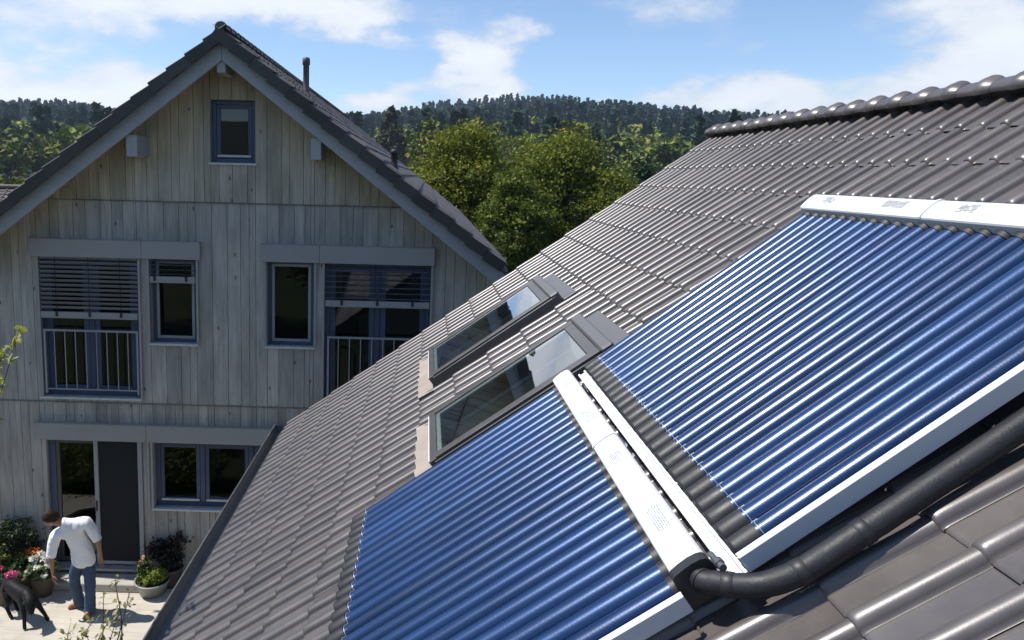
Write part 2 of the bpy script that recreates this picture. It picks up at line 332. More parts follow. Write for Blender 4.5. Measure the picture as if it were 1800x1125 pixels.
def rbox(m, u0, u1, v0, v1, h0, h1, b=.004):
    """box in roof coordinates"""
    t = MB(); t.bbox(u0, u1, v0, v1, h0, h1, b)
    m.add([R(*p) for p in t.v], t.f)
def roof_window(u0, u1, v0, v1, apron):
    f = MB(); b = .075
    rbox(f, u0, u0 + b, v0 + .17, v1 - .05, -.07, .078); rbox(f, u1 - b, u1, v0 + .17, v1 - .05, -.07, .078)
    rbox(f, u0 - .001, u1 + .001, v1 - .05, v1, -.07, .070)
    rbox(f, u0 + b, u1 - b, v0 + .17, v0 + .24, -.07, .072)
    rbox(f, u1 + .003, u1 + .014, v0 + .12, v1 - .03, -.09, .058); rbox(f, u0 - .014, u0 - .003, v0 + .12, v1 - .03, -.09, .058)
    rbox(f, u1 + .016, u1 + .075, v0 + .05, v1 + .02, -.075, -.035)
    rbox(f, u0 - .075, u0 - .016, v0 + .05, v1 + .02, -.075, -.035)
    fr = f.build('roof_window', MT['frame_dark'], house2)
    h = MB(); rbox(h, u0 - .012, u1 + .012, v0 + .085, v0 + .168, -.07, .086, .012); h.build('hood', MT['hood'], fr)
    s = MB()
    rbox(s, u0 + .03, u1 - .03, v1 + .002, v1 + .010, -.03, .066, .002)
    for a in (0, 1):
        x = u0 + b if not a else u1 - b - .03
        rbox(s, x + .0015, x + .0285, v0 + .242, v1 - .053, .045, .060, .002)
    rbox(s, u0 + b + .033, u1 - b - .033, v1 - .085, v1 - .053, .045, .060, .002)
    s.build('sash', MT['white_alu'], fr)
    g = MB(); rbox(g, u0 + b + .003, u1 - b - .003, v0 + .243, v1 - .053, .0635, .0685, .0005); g.build('pane', MT['glass_roof'], fr)
    # lined shaft down into the room
    c = MB(); q = [R(a, v, .03) for a, v in ((u0 + b, v0 + .24), (u1 - b, v0 + .24), (u1 - b, v1 - .05), (u0 + b, v1 - .05))]
    lo = [p + Vector((.35, 0, -1.3)) if i < 2 else p + Vector((.05, 0, -1.15)) for i, p in enumerate(q)]
    c.add(q + lo, [(0, 1, 5, 4), (1, 2, 6, 5), (2, 3, 7, 6), (3, 0, 4, 7), (4, 5, 6, 7)]); c.build('lining', MT['shaft'], fr)
    fl = MB(); n = 28
    us = np.linspace(u0 - .10, u1 + .10, n + 1)
    for (va, vb, ha, hb) in ((v1 + .012, v1 + .155, -.012, .004),):
        vs = []
        for j, vv in enumerate((va, (va * 2 + vb) / 3, (va + 2 * vb) / 3, vb)):
            for u in us: vs.append(R(u, vv + (RNG.normal(0, .004) if j == 3 else 0), ha + (hb - ha) * j / 3 + .006 * math.sin(u / TW * 2 * math.pi) * (j / 3)))
        fl.add(vs, [(j * (n + 1) + i, (j + 1) * (n + 1) + i, (j + 1) * (n + 1) + i + 1, j * (n + 1) + i + 1) for j in range(3) for i in range(n)], True)
        e0 = [R(u, vb, hb - .004) for u in us]; e1 = [R(u, vb + .004, -.055) for u in us]
        fl.add(e0 + e1, [(i, n + 1 + i, n + 2 + i, i + 1) for i in range(n)])
    fl.build('apron', MT['flash'], fr)
    t = MB(); rbox(t, u0 - .06, u1 + .06, v0 - .035, v0 + .084, -.02, .010, .004); t.build('head_flashing', MT['hood'], fr)
roof_window(*SKY[0], True); roof_window(*SKY[1], True)

# ------------------------------------------------------------------ solar collectors
def tube_glass(name):
    m = mat(name, (.007, .034, .112), rough=.36, spec=.5, metal=0, var=.18, scale=5, vscale=(1, .25, 1), coat=.6, coatr=.22, tint=True, rvar=.04)
    N = m.node_tree.nodes; L = m.node_tree.links; b = N['Principled BSDF']
    # selective absorber under glass: brighter blue metallic sheen when seen steeply
    b.inputs['Metallic'].default_value = .45
    tc = N.new('ShaderNodeTexCoord'); n = N.new('ShaderNodeTexNoise'); n.inputs['Scale'].default_value = 160; n.inputs['Detail'].default_value = 2
    L.new(tc.outputs['Object'], n.inputs['Vector'])
    bp = N.new('ShaderNodeBump'); bp.inputs['Strength'].default_value = .12; bp.inputs['Distance'].default_value = .003
    L.new(n.outputs['Fac'], bp.inputs['Height']); L.new(bp.outputs[0], b.inputs['Normal'])
    return m
MT['tube'] = tube_glass('blue_vacuum_tube')
NT, TP = 24, 0.0866
LH = 1.43                                            # header front above the lower edge
def roof_mat(u, v, h=0):
    m = Matrix.Identity(4)
    for i, c in enumerate((Vector((0, -1, 0)), Vector((CS, 0, SN)), Vector((-SN, 0, CS)), R(u, v, h))): m.col[i][:3] = c
    return m
def collector(u0, v0, label, tilt=0, turn=0, rail=True, taper=0):
    root = empty('solar_collector'); root.matrix_basis = roof_mat(u0, v0, 0) @ Matrix.Rotation(turn, 4, 'Z') @ Matrix.Rotation(tilt, 4, 'X') @ Matrix.Translation((0, 0, -.045))
    tag(root, label, 'solar panel', 'vacuum tube solar collectors on the tiled roof')
    K = dict(parent=root, world=False)
    # lower rail
    m = MB()
    if not rail: m.bbox(-.004, 2.14, .034, .062, .05, .070, .002)
    else: m.bbox(-.004, 2.155, -.020, -.008, .070, .116, .002); m.bbox(-.004, 2.155, -.0078, .017, .070, .106, .002)
    if rail: m.bbox(-.004, 2.155, .0172, .029, .070, .116, .002)
    m.build('bottom_rail', MT['white_alu'] if rail else MT['rail'], **K)
    for x in (2.125,):
        m = MB(); m.bbox(x, x + .014, .031, LH - .002, .095, .150, .002)
        xl = x if x > 1 else x + .0145
        m.bbox(x + .0142 if x < 1 else x - .0102, x + .0242 if x < 1 else x - .0002, .031, LH - .002, .140, .1508, .001)
        m.build('side_frame', MT['white_alu'], **K)
    for i in range(3):
        x = .25 + i * .78
        m = MB(); m.bbox(x, x + .04, .068, LH + .10, .05, .068, .002); m.build('mounting_rail', MT['rail'], **K)
    # tubes
    for k in range(NT):
        x = .053 + k * TP; t = 1 + RNG.normal(0, .10); z = .112 + RNG.normal(0, .0008)
        m = MB(); r = .0375; tt = (t, t * (1 + RNG.normal(0, .03)), t)
        n = 22
        xt = x + taper * (1 - x / 2.1); m.tube([(x, .10, z), (x + (xt - x) * .3, .5, z + RNG.normal(0, .0006)), (xt, LH + .004, z)], r, n, tint=tt)
        o = m.build('tube', MT['tube'], **K)
        m = MB()
        prof = [(.0, .032), (.004, .0385), (.012, .0395), (.082, .0395), (.090, .0385)]
        vs = [(x + rr * math.cos(2 * math.pi * j / 20), .032 + d, z + rr * math.sin(2 * math.pi * j / 20)) for d, rr in prof for j in range(20)]
        m.add(vs, [(i * 20 + j, (i + 1) * 20 + j, (i + 1) * 20 + (j + 1) % 20, i * 20 + (j + 1) % 20) for i in range(4) for j in range(20)], True)
        m.add(vs[:20], [tuple(range(20))]); m.add(vs[-20:], [tuple(range(20))])
        m.build('end_cap', MT['black'], o, False)
        m = MB()
        a = np.radians(np.linspace(-35, 215, 15))
        m.tube([(x + .0388 * math.cos(q), .131 + RNG.normal(0, .0004), z + .0388 * math.sin(q)) for q in a], .0014, 6)
        for sx in (-1, 1): m.tube([(x + sx * .020, .124, z + .0315), (x + sx * .018, .146, z + .0325)], .0013, 5)
        m.build('retaining_clip', MT['rail'], o, False)
        m = MB(); m.tube([(xt, LH - .022, z), (xt, LH - .001, z)], .0415, 18); m.build('collar', MT['black'], o, False)
    # header with its two part cover
    prof = [(LH, .070), (LH, .168), (LH + .003, .175), (LH + .010, .179), (LH + .035, .184), (LH + .066, .187), (LH + .092, .185), (LH + .105, .180), (LH + .112, .171), (LH + .114, .155), (LH + .114, .070)]
    for (a, b) in ((.005 + taper, 1.050), (1.054, 2.062)):
        m = MB()
        m.prism(prof, lambda p: (a, p[0], p[1]), lambda p: (b, p[0], p[1])); 
        for q in range(6):
            sx_ = a + .04 + q * (b - a - .08) / 5
            m.lathe([(0, .0035), (.0045, .003), (.006, .0)], (sx_, LH + .092, .1852), 10)
        o = m.build('header_cover', MT['white_alu'], **K)
        for q in range(2):
            lb = MB()
            bx = a + (.16 if q == 0 else .66)
            for row in range(6):
                y = LH + .040 + row * .0075; zz = .1850 - abs(y - LH - .064) * .10
                xx = bx
                while xx < bx + (.09 if q == 0 else .15):
                    w = RNG.uniform(.004, .014)
                    if RNG.random() < .8: lb.box(xx, xx + w, y, y + .0042, zz + .0015, zz + .0042)
                    xx += w + .003
            lb.build('printed_label', mat_label, o, False)
    m = MB(); p2 = [(LH + .057 + (p[0] - LH - .057) * 1.06, p[1] * 1.03) for p in prof]
    m.prism(p2, lambda p: (1.044, p[0], p[1]), lambda p: (1.060, p[0], p[1])); m.build('cover_joint', MT['white_alu'], **K)
    m = MB(); m.prism(p2, lambda p: (2.061, p[0], p[1]), lambda p: (2.098, p[0], p[1])); m.build('header_end', MT['black'], **K)
    # clamps between the rail and the header below
    for x in ((.055, 1.00, 1.115, 2.02) if rail else ()):
        m = MB(); m.bbox(x, x + .030, -.055, -.0305, .050, .090, .002); m.tube([(x + .015, -.045, .088), (x + .015, -.045, .106)], .007, 8)
        m.tube([(x + .015, -.058, .07), (x + .015, -.098, .062)], .006, 8); m.build('clamp', MT['rail'], **K)
    return root
mat_label = mat('faint_grey_print', (.40, .41, .42), rough=.6, var=.2)
UC = 4.684
collector(UC, 2.832, 'blue vacuum tube collector on the upper part of the roof below the ridge', tilt=.056, turn=-.001, taper=.085)
collector(UC + .016, 4.422, 'blue vacuum tube collector on the lower part of the roof beside the roof windows', rail=False)
# insulated pipe: leaves the lower header end and climbs the slope
def catmull(P, n=10):
    P = [Vector(p) for p in P]; out = []
    for i in range(len(P) - 1):
        a, b, c, d = P[max(i - 1, 0)], P[i], P[i + 1], P[min(i + 2, len(P) - 1)]
        for j in range(n):
            t = j / n; out.append(.5 * ((2 * b) + (c - a) * t + (2 * a - 5 * b + 4 * c - d) * t * t + (3 * b - a - 3 * c + d) * t ** 3))
    return out + [P[-1]]
PIPE = [(6.775, 2.926, .096), (6.805, 2.924, .090), (6.832, 2.892, .079), (6.862, 2.848, .062), (6.888, 2.79, .047), (6.901, 2.71, .039), (6.897, 2.62, .037), (6.876, 2.357, .0365), (6.845, 2.0, .0365), (6.815, 1.68, .042), (6.80, 1.48, .085), (6.79, 1.37, .135)]
pm = MB(); pp = catmull([R(*p) for p in PIPE], 12)
pm.tube(pp, [.0335 * (1 + RNG.normal(0, .006)) for _ in pp], 22)
pipe = pm.build('insulated_pipe', MT['foam'])
tag(pipe, 'thick black foam insulated pipe bending out of the lower collector header and up the tiles', 'pipe')
m = MB(); q = [R(6.797, 2.926, .092), R(6.806, 2.924, .090)]; m.tube(q, .036, 22); m.build('pipe_clamp', MT['black'], pipe)
m = MB()
m.tube([R(6.79, 2.862, .112), R(6.815, 2.860, .112)], .015, 6); m.tube([R(6.815, 2.860, .112), R(6.832, 2.859, .111)], .011, 12); m.tube([R(6.79, 2.862, .112), R(6.75, 2.864, .112)], .009, 12); m.build('pipe_fitting', MT['zinc'], pipe)

for i in (30, 62, 78):                               # tape over the joints of the foam
    m = MB(); d = (pp[i + 1] - pp[i - 1]).normalized(); m.tube([pp[i] - d * .016, pp[i] - d * .014, pp[i] + d * .014, pp[i] + d * .016], [.0335, .0352, .0352, .0335], 22); m.build('tape_band', MT['black'], pipe)
# ------------------------------------------------------------------ the timber gable house
PSI = 0.028138; Y0 = 3.0; S0 = -6.25
HR = (S0 * math.cos(PSI), Y0 + S0 * math.sin(PSI), 0)
house = empty('timber_house', HR, PSI, 'grey weathered timber house with a steep gable and blue framed windows', 'house')
K = dict(parent=house, world=False)
def X(s): return s - S0
def Z(z): return z + GZ
TS = .775                                             # rise per metre of its roof
OPEN = {'attic': (-6.575, -5.885, -.42, .53), 'french_l': (-9.36, -7.765, -4.23, -1.93), 'small_l': (-7.56, -6.835, -3.30, -1.93),
        'small_r': (-5.705, -4.965, -3.30, -1.93), 'french_r': (-4.795, -3.11, -4.23, -1.93), 'door': (-9.36, -7.80, -7.18, -4.95), 'ground': (-7.58, -5.02, -6.10, -4.95)}
def gable_z(s): return 1.30 - abs(s - S0) * TS
# boards, cut round the openings
def cladding(zlo, zhi, yo, seed, brown):
    rg = np.random.default_rng(seed); m = MB(); s = -10.45; cuts = sorted({v for o in OPEN.values() for v in o[:2]}); edges = [s]
    while s < -2.05:
        w = rg.uniform(.12, .25); n = s + w
        for c in cuts:
            if s + .03 < c < n + .05: n = c; break
        n = min(n, -2.05); edges.append(n); s = n
    for a, b in zip(edges[:-1], edges[1:]):
        c = (a + b) / 2; spans = [(zlo - rg.uniform(0, .012), zhi)]
        for o in OPEN.values():
            if o[0] - .001 < c < o[1] + .001:
                nw = []
                for p, q in spans:
                    if o[3] <= p or o[2] >= q: nw.append((p, q)); continue
                    if o[2] > p: nw.append((p, o[2]))
                    if o[3] < q: nw.append((o[3], q))
                spans = nw
        t = max(.7, 1 + rg.normal(0, .075)); d = rg.uniform(0, .006); g = .0035
        for p, q in spans:
            q2a, q2b = min(q, gable_z(a) - .02), min(q, gable_z(b) - .02)
            if max(q2a, q2b) <= p + .02: continue
            nz = max(2, int((q - p) / .5)); y = -yo - d
            zs = [0, 1]
            f = lambda k, z: (X(a) + g, z) if k == 0 else (X(b) - g, z)
            def bt(z): # browner where the overhang keeps the rain off
                k = min(1, max(0, (1.05 - (gable_z(c) - z)) / 1.0)) * .7 + brown * .5
                k = min(1, max(0, k + rg.normal(0, .10)))
                return (t * (1 + .16 * k), t * (1 + .03 * k), t * (1 - .24 * k))
            rows = np.linspace(0, 1, nz + 1); vs = []; base = len(m.v)
            for r in rows:
                za, zb = p + (q2a - p) * r, p + (q2b - p) * r; tn = bt((za + zb) / 2)
                m.v += [(X(a) + g, y, Z(za)), (X(b) - g, y, Z(zb)), (X(b) - g, y + .022, Z(zb)), (X(a) + g, y + .022, Z(za))]; m.t += [tn] * 4
            for i in range(nz):
                o = base + i * 4
                for u, v in ((0, 1), (1, 2), (2, 3), (3, 0)): m.f.append((o + u, o + v, o + 4 + v, o + 4 + u)); m.mi.append(0); m.sm.append(False)
            for o in (base, base + nz * 4): m.f.append((o, o + 1, o + 2, o + 3)); m.mi.append(0); m.sm.append(False)
    return m
for zlo, zhi, yo, sd, br in ((-7.40, -4.33, .022, 3, 0), (-4.31, -1.05, .040, 4, .0), (-1.03, 1.4, .058, 5, 1.0)):
    m = cladding(zlo, zhi, yo, sd, br)
    m.build('cladding', MT['wood'], **K)
m = MB(); m.box(X(-10.45), X(-2.05), -.050, -.018, Z(-4.335), Z(-4.312), tint=(.5, .5, .5)); m.box(X(-8.75), X(-3.75), -.066, -.036, Z(-1.052), Z(-1.032), tint=(.45, .45, .45)); m.build('drip_board', MT['wood'], **K)  # belt strips tinted dark: shadow line below the boards put into the colour
# structural wall behind the boards, with the openings left open
D = 16.0
m = MB()
xs = sorted({-10.5, -2.0} | {v for o in OPEN.values() for v in o[:2]} | {S0} | set(np.round(np.arange(-10.4, -2.05, .11), 3).tolist()))
zsr = sorted({-7.42, -4.95, -1.0, 1.3} | {v for o in OPEN.values() for v in o[2:]})
for a, b in zip(xs[:-1], xs[1:]):
    for p, q in zip(zsr[:-1], zsr[1:]):
        c, zc = (a + b) / 2, (p + q) / 2
        if any(o[0] < c < o[1] and o[2] < zc < o[3] for o in OPEN.values()): continue
        qa, qb = min(q, gable_z(a) - .03), min(q, gable_z(b) - .03)
        if qa <= p or qb <= p: continue
        m.add([(X(a), .0, Z(p)), (X(b), .0, Z(p)), (X(b), .0, Z(qb)), (X(a), .0, Z(qa)), (X(a), .22, Z(p)), (X(b), .22, Z(p)), (X(b), .22, Z(qb)), (X(a), .22, Z(qa))],
              [(0, 1, 2, 3), (7, 6, 5, 4), (0, 4, 5, 1), (2, 6, 7, 3), (0, 3, 7, 4), (1, 5, 6, 2)])
for a in (-10.5, -2.15): m.box(X(a), X(a + .15), .221, D, Z(-7.42), Z(-2.05))
m.prism([(-10.5, -7.42), (-2.0, -7.42), (-2.0, -2.06), (S0, 1.2), (-10.5, -2.06)], lambda p: (X(p[0]), D, Z(p[1])), lambda p: (X(p[0]), D + .2, Z(p[1])))
m.build('wall', MT['wood'], **K)
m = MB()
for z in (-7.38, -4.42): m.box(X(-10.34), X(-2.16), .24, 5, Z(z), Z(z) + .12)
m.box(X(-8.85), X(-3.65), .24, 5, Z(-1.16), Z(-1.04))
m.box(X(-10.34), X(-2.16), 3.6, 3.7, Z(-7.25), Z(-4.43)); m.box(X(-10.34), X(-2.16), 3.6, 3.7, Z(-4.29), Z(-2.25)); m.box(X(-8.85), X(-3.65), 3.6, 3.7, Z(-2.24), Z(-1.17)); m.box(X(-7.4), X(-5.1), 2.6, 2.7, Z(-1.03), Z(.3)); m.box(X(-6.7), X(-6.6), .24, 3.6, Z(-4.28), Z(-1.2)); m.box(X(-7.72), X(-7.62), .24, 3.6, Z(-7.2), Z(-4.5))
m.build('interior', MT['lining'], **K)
# roof: tiles on both slopes, deck, bargeboards, purlin ends
ALP = math.atan(TS); cw, sw = math.cos(ALP), math.sin(ALP)
VY = -.66; RT_Z = 1.515
for side in (1, -1):
    P, F, T = tile_field(54, 16, .32, .335, None, seed=8 + side, rollw=.34, rollh=.026, drop=.030, flap=.15, flap_far=.16, ns=10, jit=2.2, flapt=.42)  # verge flaps dark brown, with their shade put into the tint as well
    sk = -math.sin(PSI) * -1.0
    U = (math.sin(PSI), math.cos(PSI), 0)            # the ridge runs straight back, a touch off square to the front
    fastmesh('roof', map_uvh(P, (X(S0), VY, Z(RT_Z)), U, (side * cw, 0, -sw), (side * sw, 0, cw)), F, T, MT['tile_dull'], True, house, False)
m = MB(); dl = 16.45; sx = math.sin(PSI)
def hz(s, off): return Z(off - abs(s - S0) * TS)
prof = [(-10.50, hz(-10.5, 1.40)), (S0, Z(1.40)), (-2.0, hz(-2.0, 1.40)), (-2.0, hz(-2.0, 1.31)), (S0, Z(1.31)), (-10.5, hz(-10.5, 1.31))]
m.prism(prof, lambda p: (X(p[0]), -.585, p[1]), lambda p: (X(p[0]) + dl * sx, dl, p[1])); m.build('roof_deck', MT['paint'], **K)
m = MB()
n = 64
for i in range(n):
    y0 = VY - .01 + i * .28; tt = 1 + RNG.normal(0, .1); a = np.radians(np.linspace(-20, 200, 13)); k = len(a); st = [(0, .088), (.20, .080), (.292, .072)]
    cx = lambda d: X(S0) + (y0 + d - VY) * sx
    m.add([(cx(d) + r * math.cos(t), y0 + d, Z(RT_Z - .03) + r * math.sin(t) * .9) for d, r in st for t in a], [(p * k + b, p * k + b + 1, (p + 1) * k + b + 1, (p + 1) * k + b) for p in range(2) for b in range(k - 1)], True, tint=(tt, tt, tt))
a = np.radians(np.linspace(-20, 200, 13)); m.prism([(math.cos(t) * .086, math.sin(t) * .078) for t in a], lambda p: (X(S0) + p[0], VY - .014, Z(RT_Z - .03) + p[1]), lambda p: (X(S0) + p[0], VY, Z(RT_Z - .03) + p[1]))
m.build('ridge', MT['tile_dull'], **K)
for side in (1, -1):
    e = S0 + side * 4.26; m = MB()
    pts = [(S0 + side * .003, Z(1.285)), (e, hz(e, 1.285)), (e, hz(e, 1.03)), (S0 + side * .003, Z(1.03))]
    m.prism(pts, lambda p: (X(p[0]), -.640, p[1]), lambda p: (X(p[0]), -.588, p[1]))
    b = m.build('bargeboard', MT['paint'], **K)
    m = MB(); pts = [(S0 + side * .003, Z(1.325)), (e, hz(e, 1.325)), (e, hz(e, 1.288)), (S0 + side * .003, Z(1.288))]
    m.prism(pts, lambda p: (X(p[0]), -.652, p[1]), lambda p: (X(p[0]), -.59, p[1])); m.build('trim', MT['tile_dull'], b, False)
    m = MB()
    for i in range(17):                               # small wire clips at each verge tile
        d = .16 + i * .335; s = S0 + side * d * cw; z = hz(s, 1.30)
        m.tube([(X(s), -.662, z - .02), (X(s) + .02 * side, -.668, z + .06), (X(s) + .05 * side, -.66, z + .12)], .0035, 5)
    m.build('verge_clips', MT['zinc'], b, False)
for s0, s1, z0, z1 in ((-6.33, -6.205, .86, 1.06), (-7.69, -7.53, -.37, -.055), (-4.965, -4.81, -.355, -.04)):
    m = MB(); m.bbox(X(s0), X(s1), -.60 if s0 == -6.33 else -.575, .0, Z(z0), Z(z1), .006); m.build('purlin_end', MT['paint'], **K)
# vent pipes on the roof
def roof_z(s): return RT_Z - abs(s - S0) * TS
vx, vy = X(-5.46), 2.6
m = MB(); m.lathe([(.10, -.1), (.085, .02), (.058, .05), (.056, .55), (.072, .56), (.072, .66), (.05, .69), (.0, .70)], (vx, vy, Z(roof_z(-5.46)) - .02), 20); m.build('vent_pipe', MT['tile_dull'], **K)
d = ray(693, 291); o = house.matrix_basis if False else None
# second, shorter pipe lower on the far slope
best = None
for i in range(400):
    t = 12 + i * .05; p = CAM + d * t; lx = (p.x - HR[0]) * math.cos(PSI) + (p.y - HR[1]) * math.sin(PSI); ly = -(p.x - HR[0]) * math.sin(PSI) + (p.y - HR[1]) * math.cos(PSI)
    gap = abs(p.z - GZ - (RT_Z - abs(lx - (ly - VY) * sx) * TS))
    if best is None or gap < best[0]: best = (gap, lx, ly, p.z)
m = MB(); m.lathe([(.09, -.15), (.075, .0), (.055, .03), (.055, .22), (.068, .23), (.068, .29), (.0, .31)], (best[1], min(best[2], 13), best[3] - .04), 18); m.build('vent_pipe', MT['black'], **K)

# windows ------------------------------------------------------------------
def frame(m, s0, s1, z0, z1, w, y0, y1, b=.005):
    m.bbox(X(s0), X(s0 + w), y0, y1, Z(z0), Z(z1), b); m.bbox(X(s1 - w), X(s1), y0, y1, Z(z0), Z(z1), b)
    m.bbox(X(s0 + w), X(s1 - w), y0 + .001, y1 - .001, Z(z1 - w), Z(z1), b); m.bbox(X(s0 + w), X(s1 - w), y0 + .001, y1 - .001, Z(z0), Z(z0 + w), b)
def window(name, o, panes, fw=.07, sash='blue', sw_=.05, y=.045, sill=True, bead=False, zb=None):
    s0, s1, z0, z1 = o; z0b = zb if zb is not None else z0
    m = MB(); frame(m, s0 + .004, s1 - .004, z0b, z1, fw, y, y + .07)
    for p in panes[1:]: m.bbox(X(p[0] - fw * .55), X(p[0] + fw * .55), y + .002, y + .068, Z(z0b + fw), Z(z1 - fw))
    w = m.build(name, MT['blue'], **K)
    m = MB()
    # reveal boards
    m.box(X(s0) - .0, X(s0) + .003, -.03, y, Z(z0), Z(z1)); m.build('reveal', MT['alu'], w, False)
    m = MB(); m.box(X(s1) - .003, X(s1), -.03, y, Z(z0), Z(z1)); m.build('reveal', MT['alu'], w, False)
    for i, p in enumerate(panes):
        a = (s0 + fw if i == 0 else p[0] + fw * .55) + .006; b = (s1 - fw if i == len(panes) - 1 else panes[i + 1][0] - fw * .55) - .006
        m = MB(); frame(m, a, b, z0b + fw + .004, z1 - fw - .004, sw_, y + .012, y + .058, .004); q = m.build('sash', MT[sash], w, False)
        m = MB(); m.box(X(a + sw_), X(b - sw_), y + .030, y + .036, Z(z0b + fw + .004 + sw_), Z(z1 - fw - .004 - sw_)); m.build('pane', MT['glass'], q, False)
        if bead: m = MB(); m.bbox(X(a + .01), X(b - .01), y - .02, y + .010, Z(z0b + fw + .02), Z(z0b + fw + .055), .003); m.build('weather_bar', MT['sill'], q, False)
    if sill:
        m = MB(); m.bbox(X(s0 - .03), X(s1 + .03), -.095, y - .002, Z(z0 - .035), Z(z0 - .002), .004); m.build('sill', MT['sill'], w, False)
    return w
window('window', OPEN['attic'], [(0,)], fw=.065, sw_=.06, bead=True)
wl = window('window', OPEN['small_l'], [(0,)], fw=.05, sash='alu_light', sw_=.045)
wr = window('window', OPEN['small_r'], [(0,)], fw=.05, sash='alu_light', sw_=.045)
fl = window('french_window', OPEN['french_l'], [(0,), (-8.56,)], fw=.075, sw_=.085)
fr = window('french_window', OPEN['french_r'], [(0,), (-3.955,)], fw=.075, sw_=.085)
gw = window('window', OPEN['ground'], [(0,), (-6.80,), (-5.99,)], fw=.075, sw_=.06, bead=True)
# shutter boxes
for s0, s1, zt in ((-9.455, -7.674, -1.665), (-7.670, -6.75, -1.665), (-5.80, -4.872, -1.665), (-4.868, -3.07, -1.665), (-9.515, -7.672, -4.675), (-7.668, -4.9, -4.675)):
    m = MB(); m.bbox(X(s0), X(s1), -.125, -.041 if zt > -3 else -.026, Z(zt - .275), Z(zt), .004)
    m.box(X(s0) - .004, X(s1) + .004, -.129, -.041, Z(zt) + .001, Z(zt) + .008)
    m.build('blind_box', MT['alu'], **K)
# guide rails, venetian blinds
def guides(s0, s1, z0, z1):
    for s in (s0, s1):
        m = MB(); m.bbox(X(s - .018), X(s + .018), -.085, -.062, Z(z0), Z(z1), .003); m.build('guide_rail', MT['alu'], **K)
def blind(s0, s1, ztop, zbot, tilt, clips, pitch=.072):
    m = MB(); z = ztop - .03; w = .038
    while z > zbot + .10:
        c, s_ = math.cos(tilt) * w, math.sin(tilt) * w
        yy = -.052; vs = []
        for x in (X(s0), X(s1)):
            for t in np.linspace(-1, 1, 6): vs.append((x, yy + t * c, Z(z) + t * s_ + .006 * (1 - t * t)))
        m.add(vs, [(i, i + 1, 7 + i, 6 + i) for i in range(5)], True)
        m.add([(p[0], p[1], p[2] - .0015) for p in vs], [(i, i + 1, 7 + i, 6 + i) for i in range(5)], True)
        z -= pitch
    b = m.build('venetian_blind', MT['slat'], **K)
    m = MB(); m.bbox(X(s0), X(s1), -.085, -.028, Z(zbot), Z(zbot + .10), .006); m.bbox(X(s0), X(s1), -.092, -.0855, Z(zbot), Z(zbot + .018), .002)
    m.build('bottom_bar', MT['alu'], b, False)
    for k in clips:
        m = MB(); m.bbox(X(k) - .02, X(k) + .02, -.100, -.0865, Z(zbot + .03), Z(zbot + .105), .003); m.box(X(k) - .004, X(k) + .004, -.094, -.091, Z(zbot + .1055), Z(ztop)); m.build('ladder_cord', MT['black'], b, False)
guides(-9.345, -7.735, -4.25, -1.94); blind(-9.32, -7.77, -1.94, -2.93, -.72, (-9.06, -8.53, -8.03))
guides(-7.59, -6.81, -3.28, -1.94); blind(-7.56, -6.84, -1.94, -2.32, -.30, (-7.48, -6.98))
guides(-5.735, -4.94, -3.28, -1.94); guides(-4.81, -3.10, -4.25, -1.94); blind(-4.78, -3.13, -1.94, -2.63, -.08, (-4.52, -3.955, -3.40), .088)
guides(-7.60, -7.66, -6.1, -4.95)
# railings
for s0, s1 in ((-9.29, -7.77), (-4.74, -3.14)):
    m = MB(); y = -.075; zt, zb = -3.115, -4.11
    m.bbox(X(s0), X(s1), y - .018, y + .018, Z(zt - .03), Z(zt), .003); m.bbox(X(s0 + .031), X(s1 - .031), y - .010, y + .010, Z(zb), Z(zb + .02), .002)
    m.bbox(X(s0), X(s0 + .03), y - .016, y + .016, Z(zb - .06), Z(zt - .031), .002); m.bbox(X(s1 - .03), X(s1), y - .016, y + .016, Z(zb - .06), Z(zt - .031), .002)
    r = m.build('railing', MT['alu_light'], **K); n = 9
    for i in range(1, n):
        x = X(s0 + (s1 - s0) * i / n); m = MB(); m.tube([(x, y, Z(zb + .015)), (x, y, Z(zt - .025))], .0085, 8); m.build('bar', MT['alu_light'], r, False)
# garden door: glass leaf, pale meeting post, dark insect screen
s0, s1, z0, z1 = OPEN['door']
m = MB(); m.bbox(X(s0 + .004), X(s0 + .115), .04, .12, Z(z0), Z(z1)); m.bbox(X(s0 + .116), X(s1 - .004), .041, .119, Z(z1 - .05), Z(z1)); d_ = m.build('garden_door', MT['blue'], **K)
m = MB(); frame(m, s0 + .12, -8.54, z0 + .04, z1 - .052, .06, .05, .10); l = m.build('door_leaf', MT['frame_dark'], d_, False)
m = MB(); m.box(X(s0 + .18), X(-8.60), .072, .078, Z(z0 + .10), Z(z1 - .112)); m.build('pane', MT['glass'], l, False)
m = MB(); m.bbox(X(-8.585), X(-8.515), -.02, .03, Z(z0 + .03), Z(z1 - .002)); m.bbox(X(s1 - .045), X(s1 + .03), -.06, .03, Z(z0 + .03), Z(z1 - .002)); m.bbox(X(-8.514), X(s1 - .046), -.015, .025, Z(z0 + .03), Z(z0 + .085)); sc = m.build('screen_frame', MT['alu_light'], d_, False)
m = MB(); m.box(X(-8.514), X(s1 - .046), .003, .006, Z(z0 + .086), Z(z1 - .002)); m.build('insect_screen', MT['screen'], sc, False)
m = MB(); m.bbox(X(-8.565), X(-8.545), -.045, -.021, Z(-6.2), Z(-6.02), .004); m.build('handle', MT['black'], d_, False)
m = MB(); m.bbox(X(s0), X(s1), -.12, .12, Z(z0 - .045), Z(z0 - .001), .004); m.build('threshold', MT['alu_light'], d_, False)
m = MB(); m.bbox(X(s0 - .05), X(s1 + .05), -.42, -.06, .0, .14, .012); m.build('door_step', mat('pale_stone', (.42, .40, .36), rough=.85, var=.12, bump=.2, bscale=50), **K)
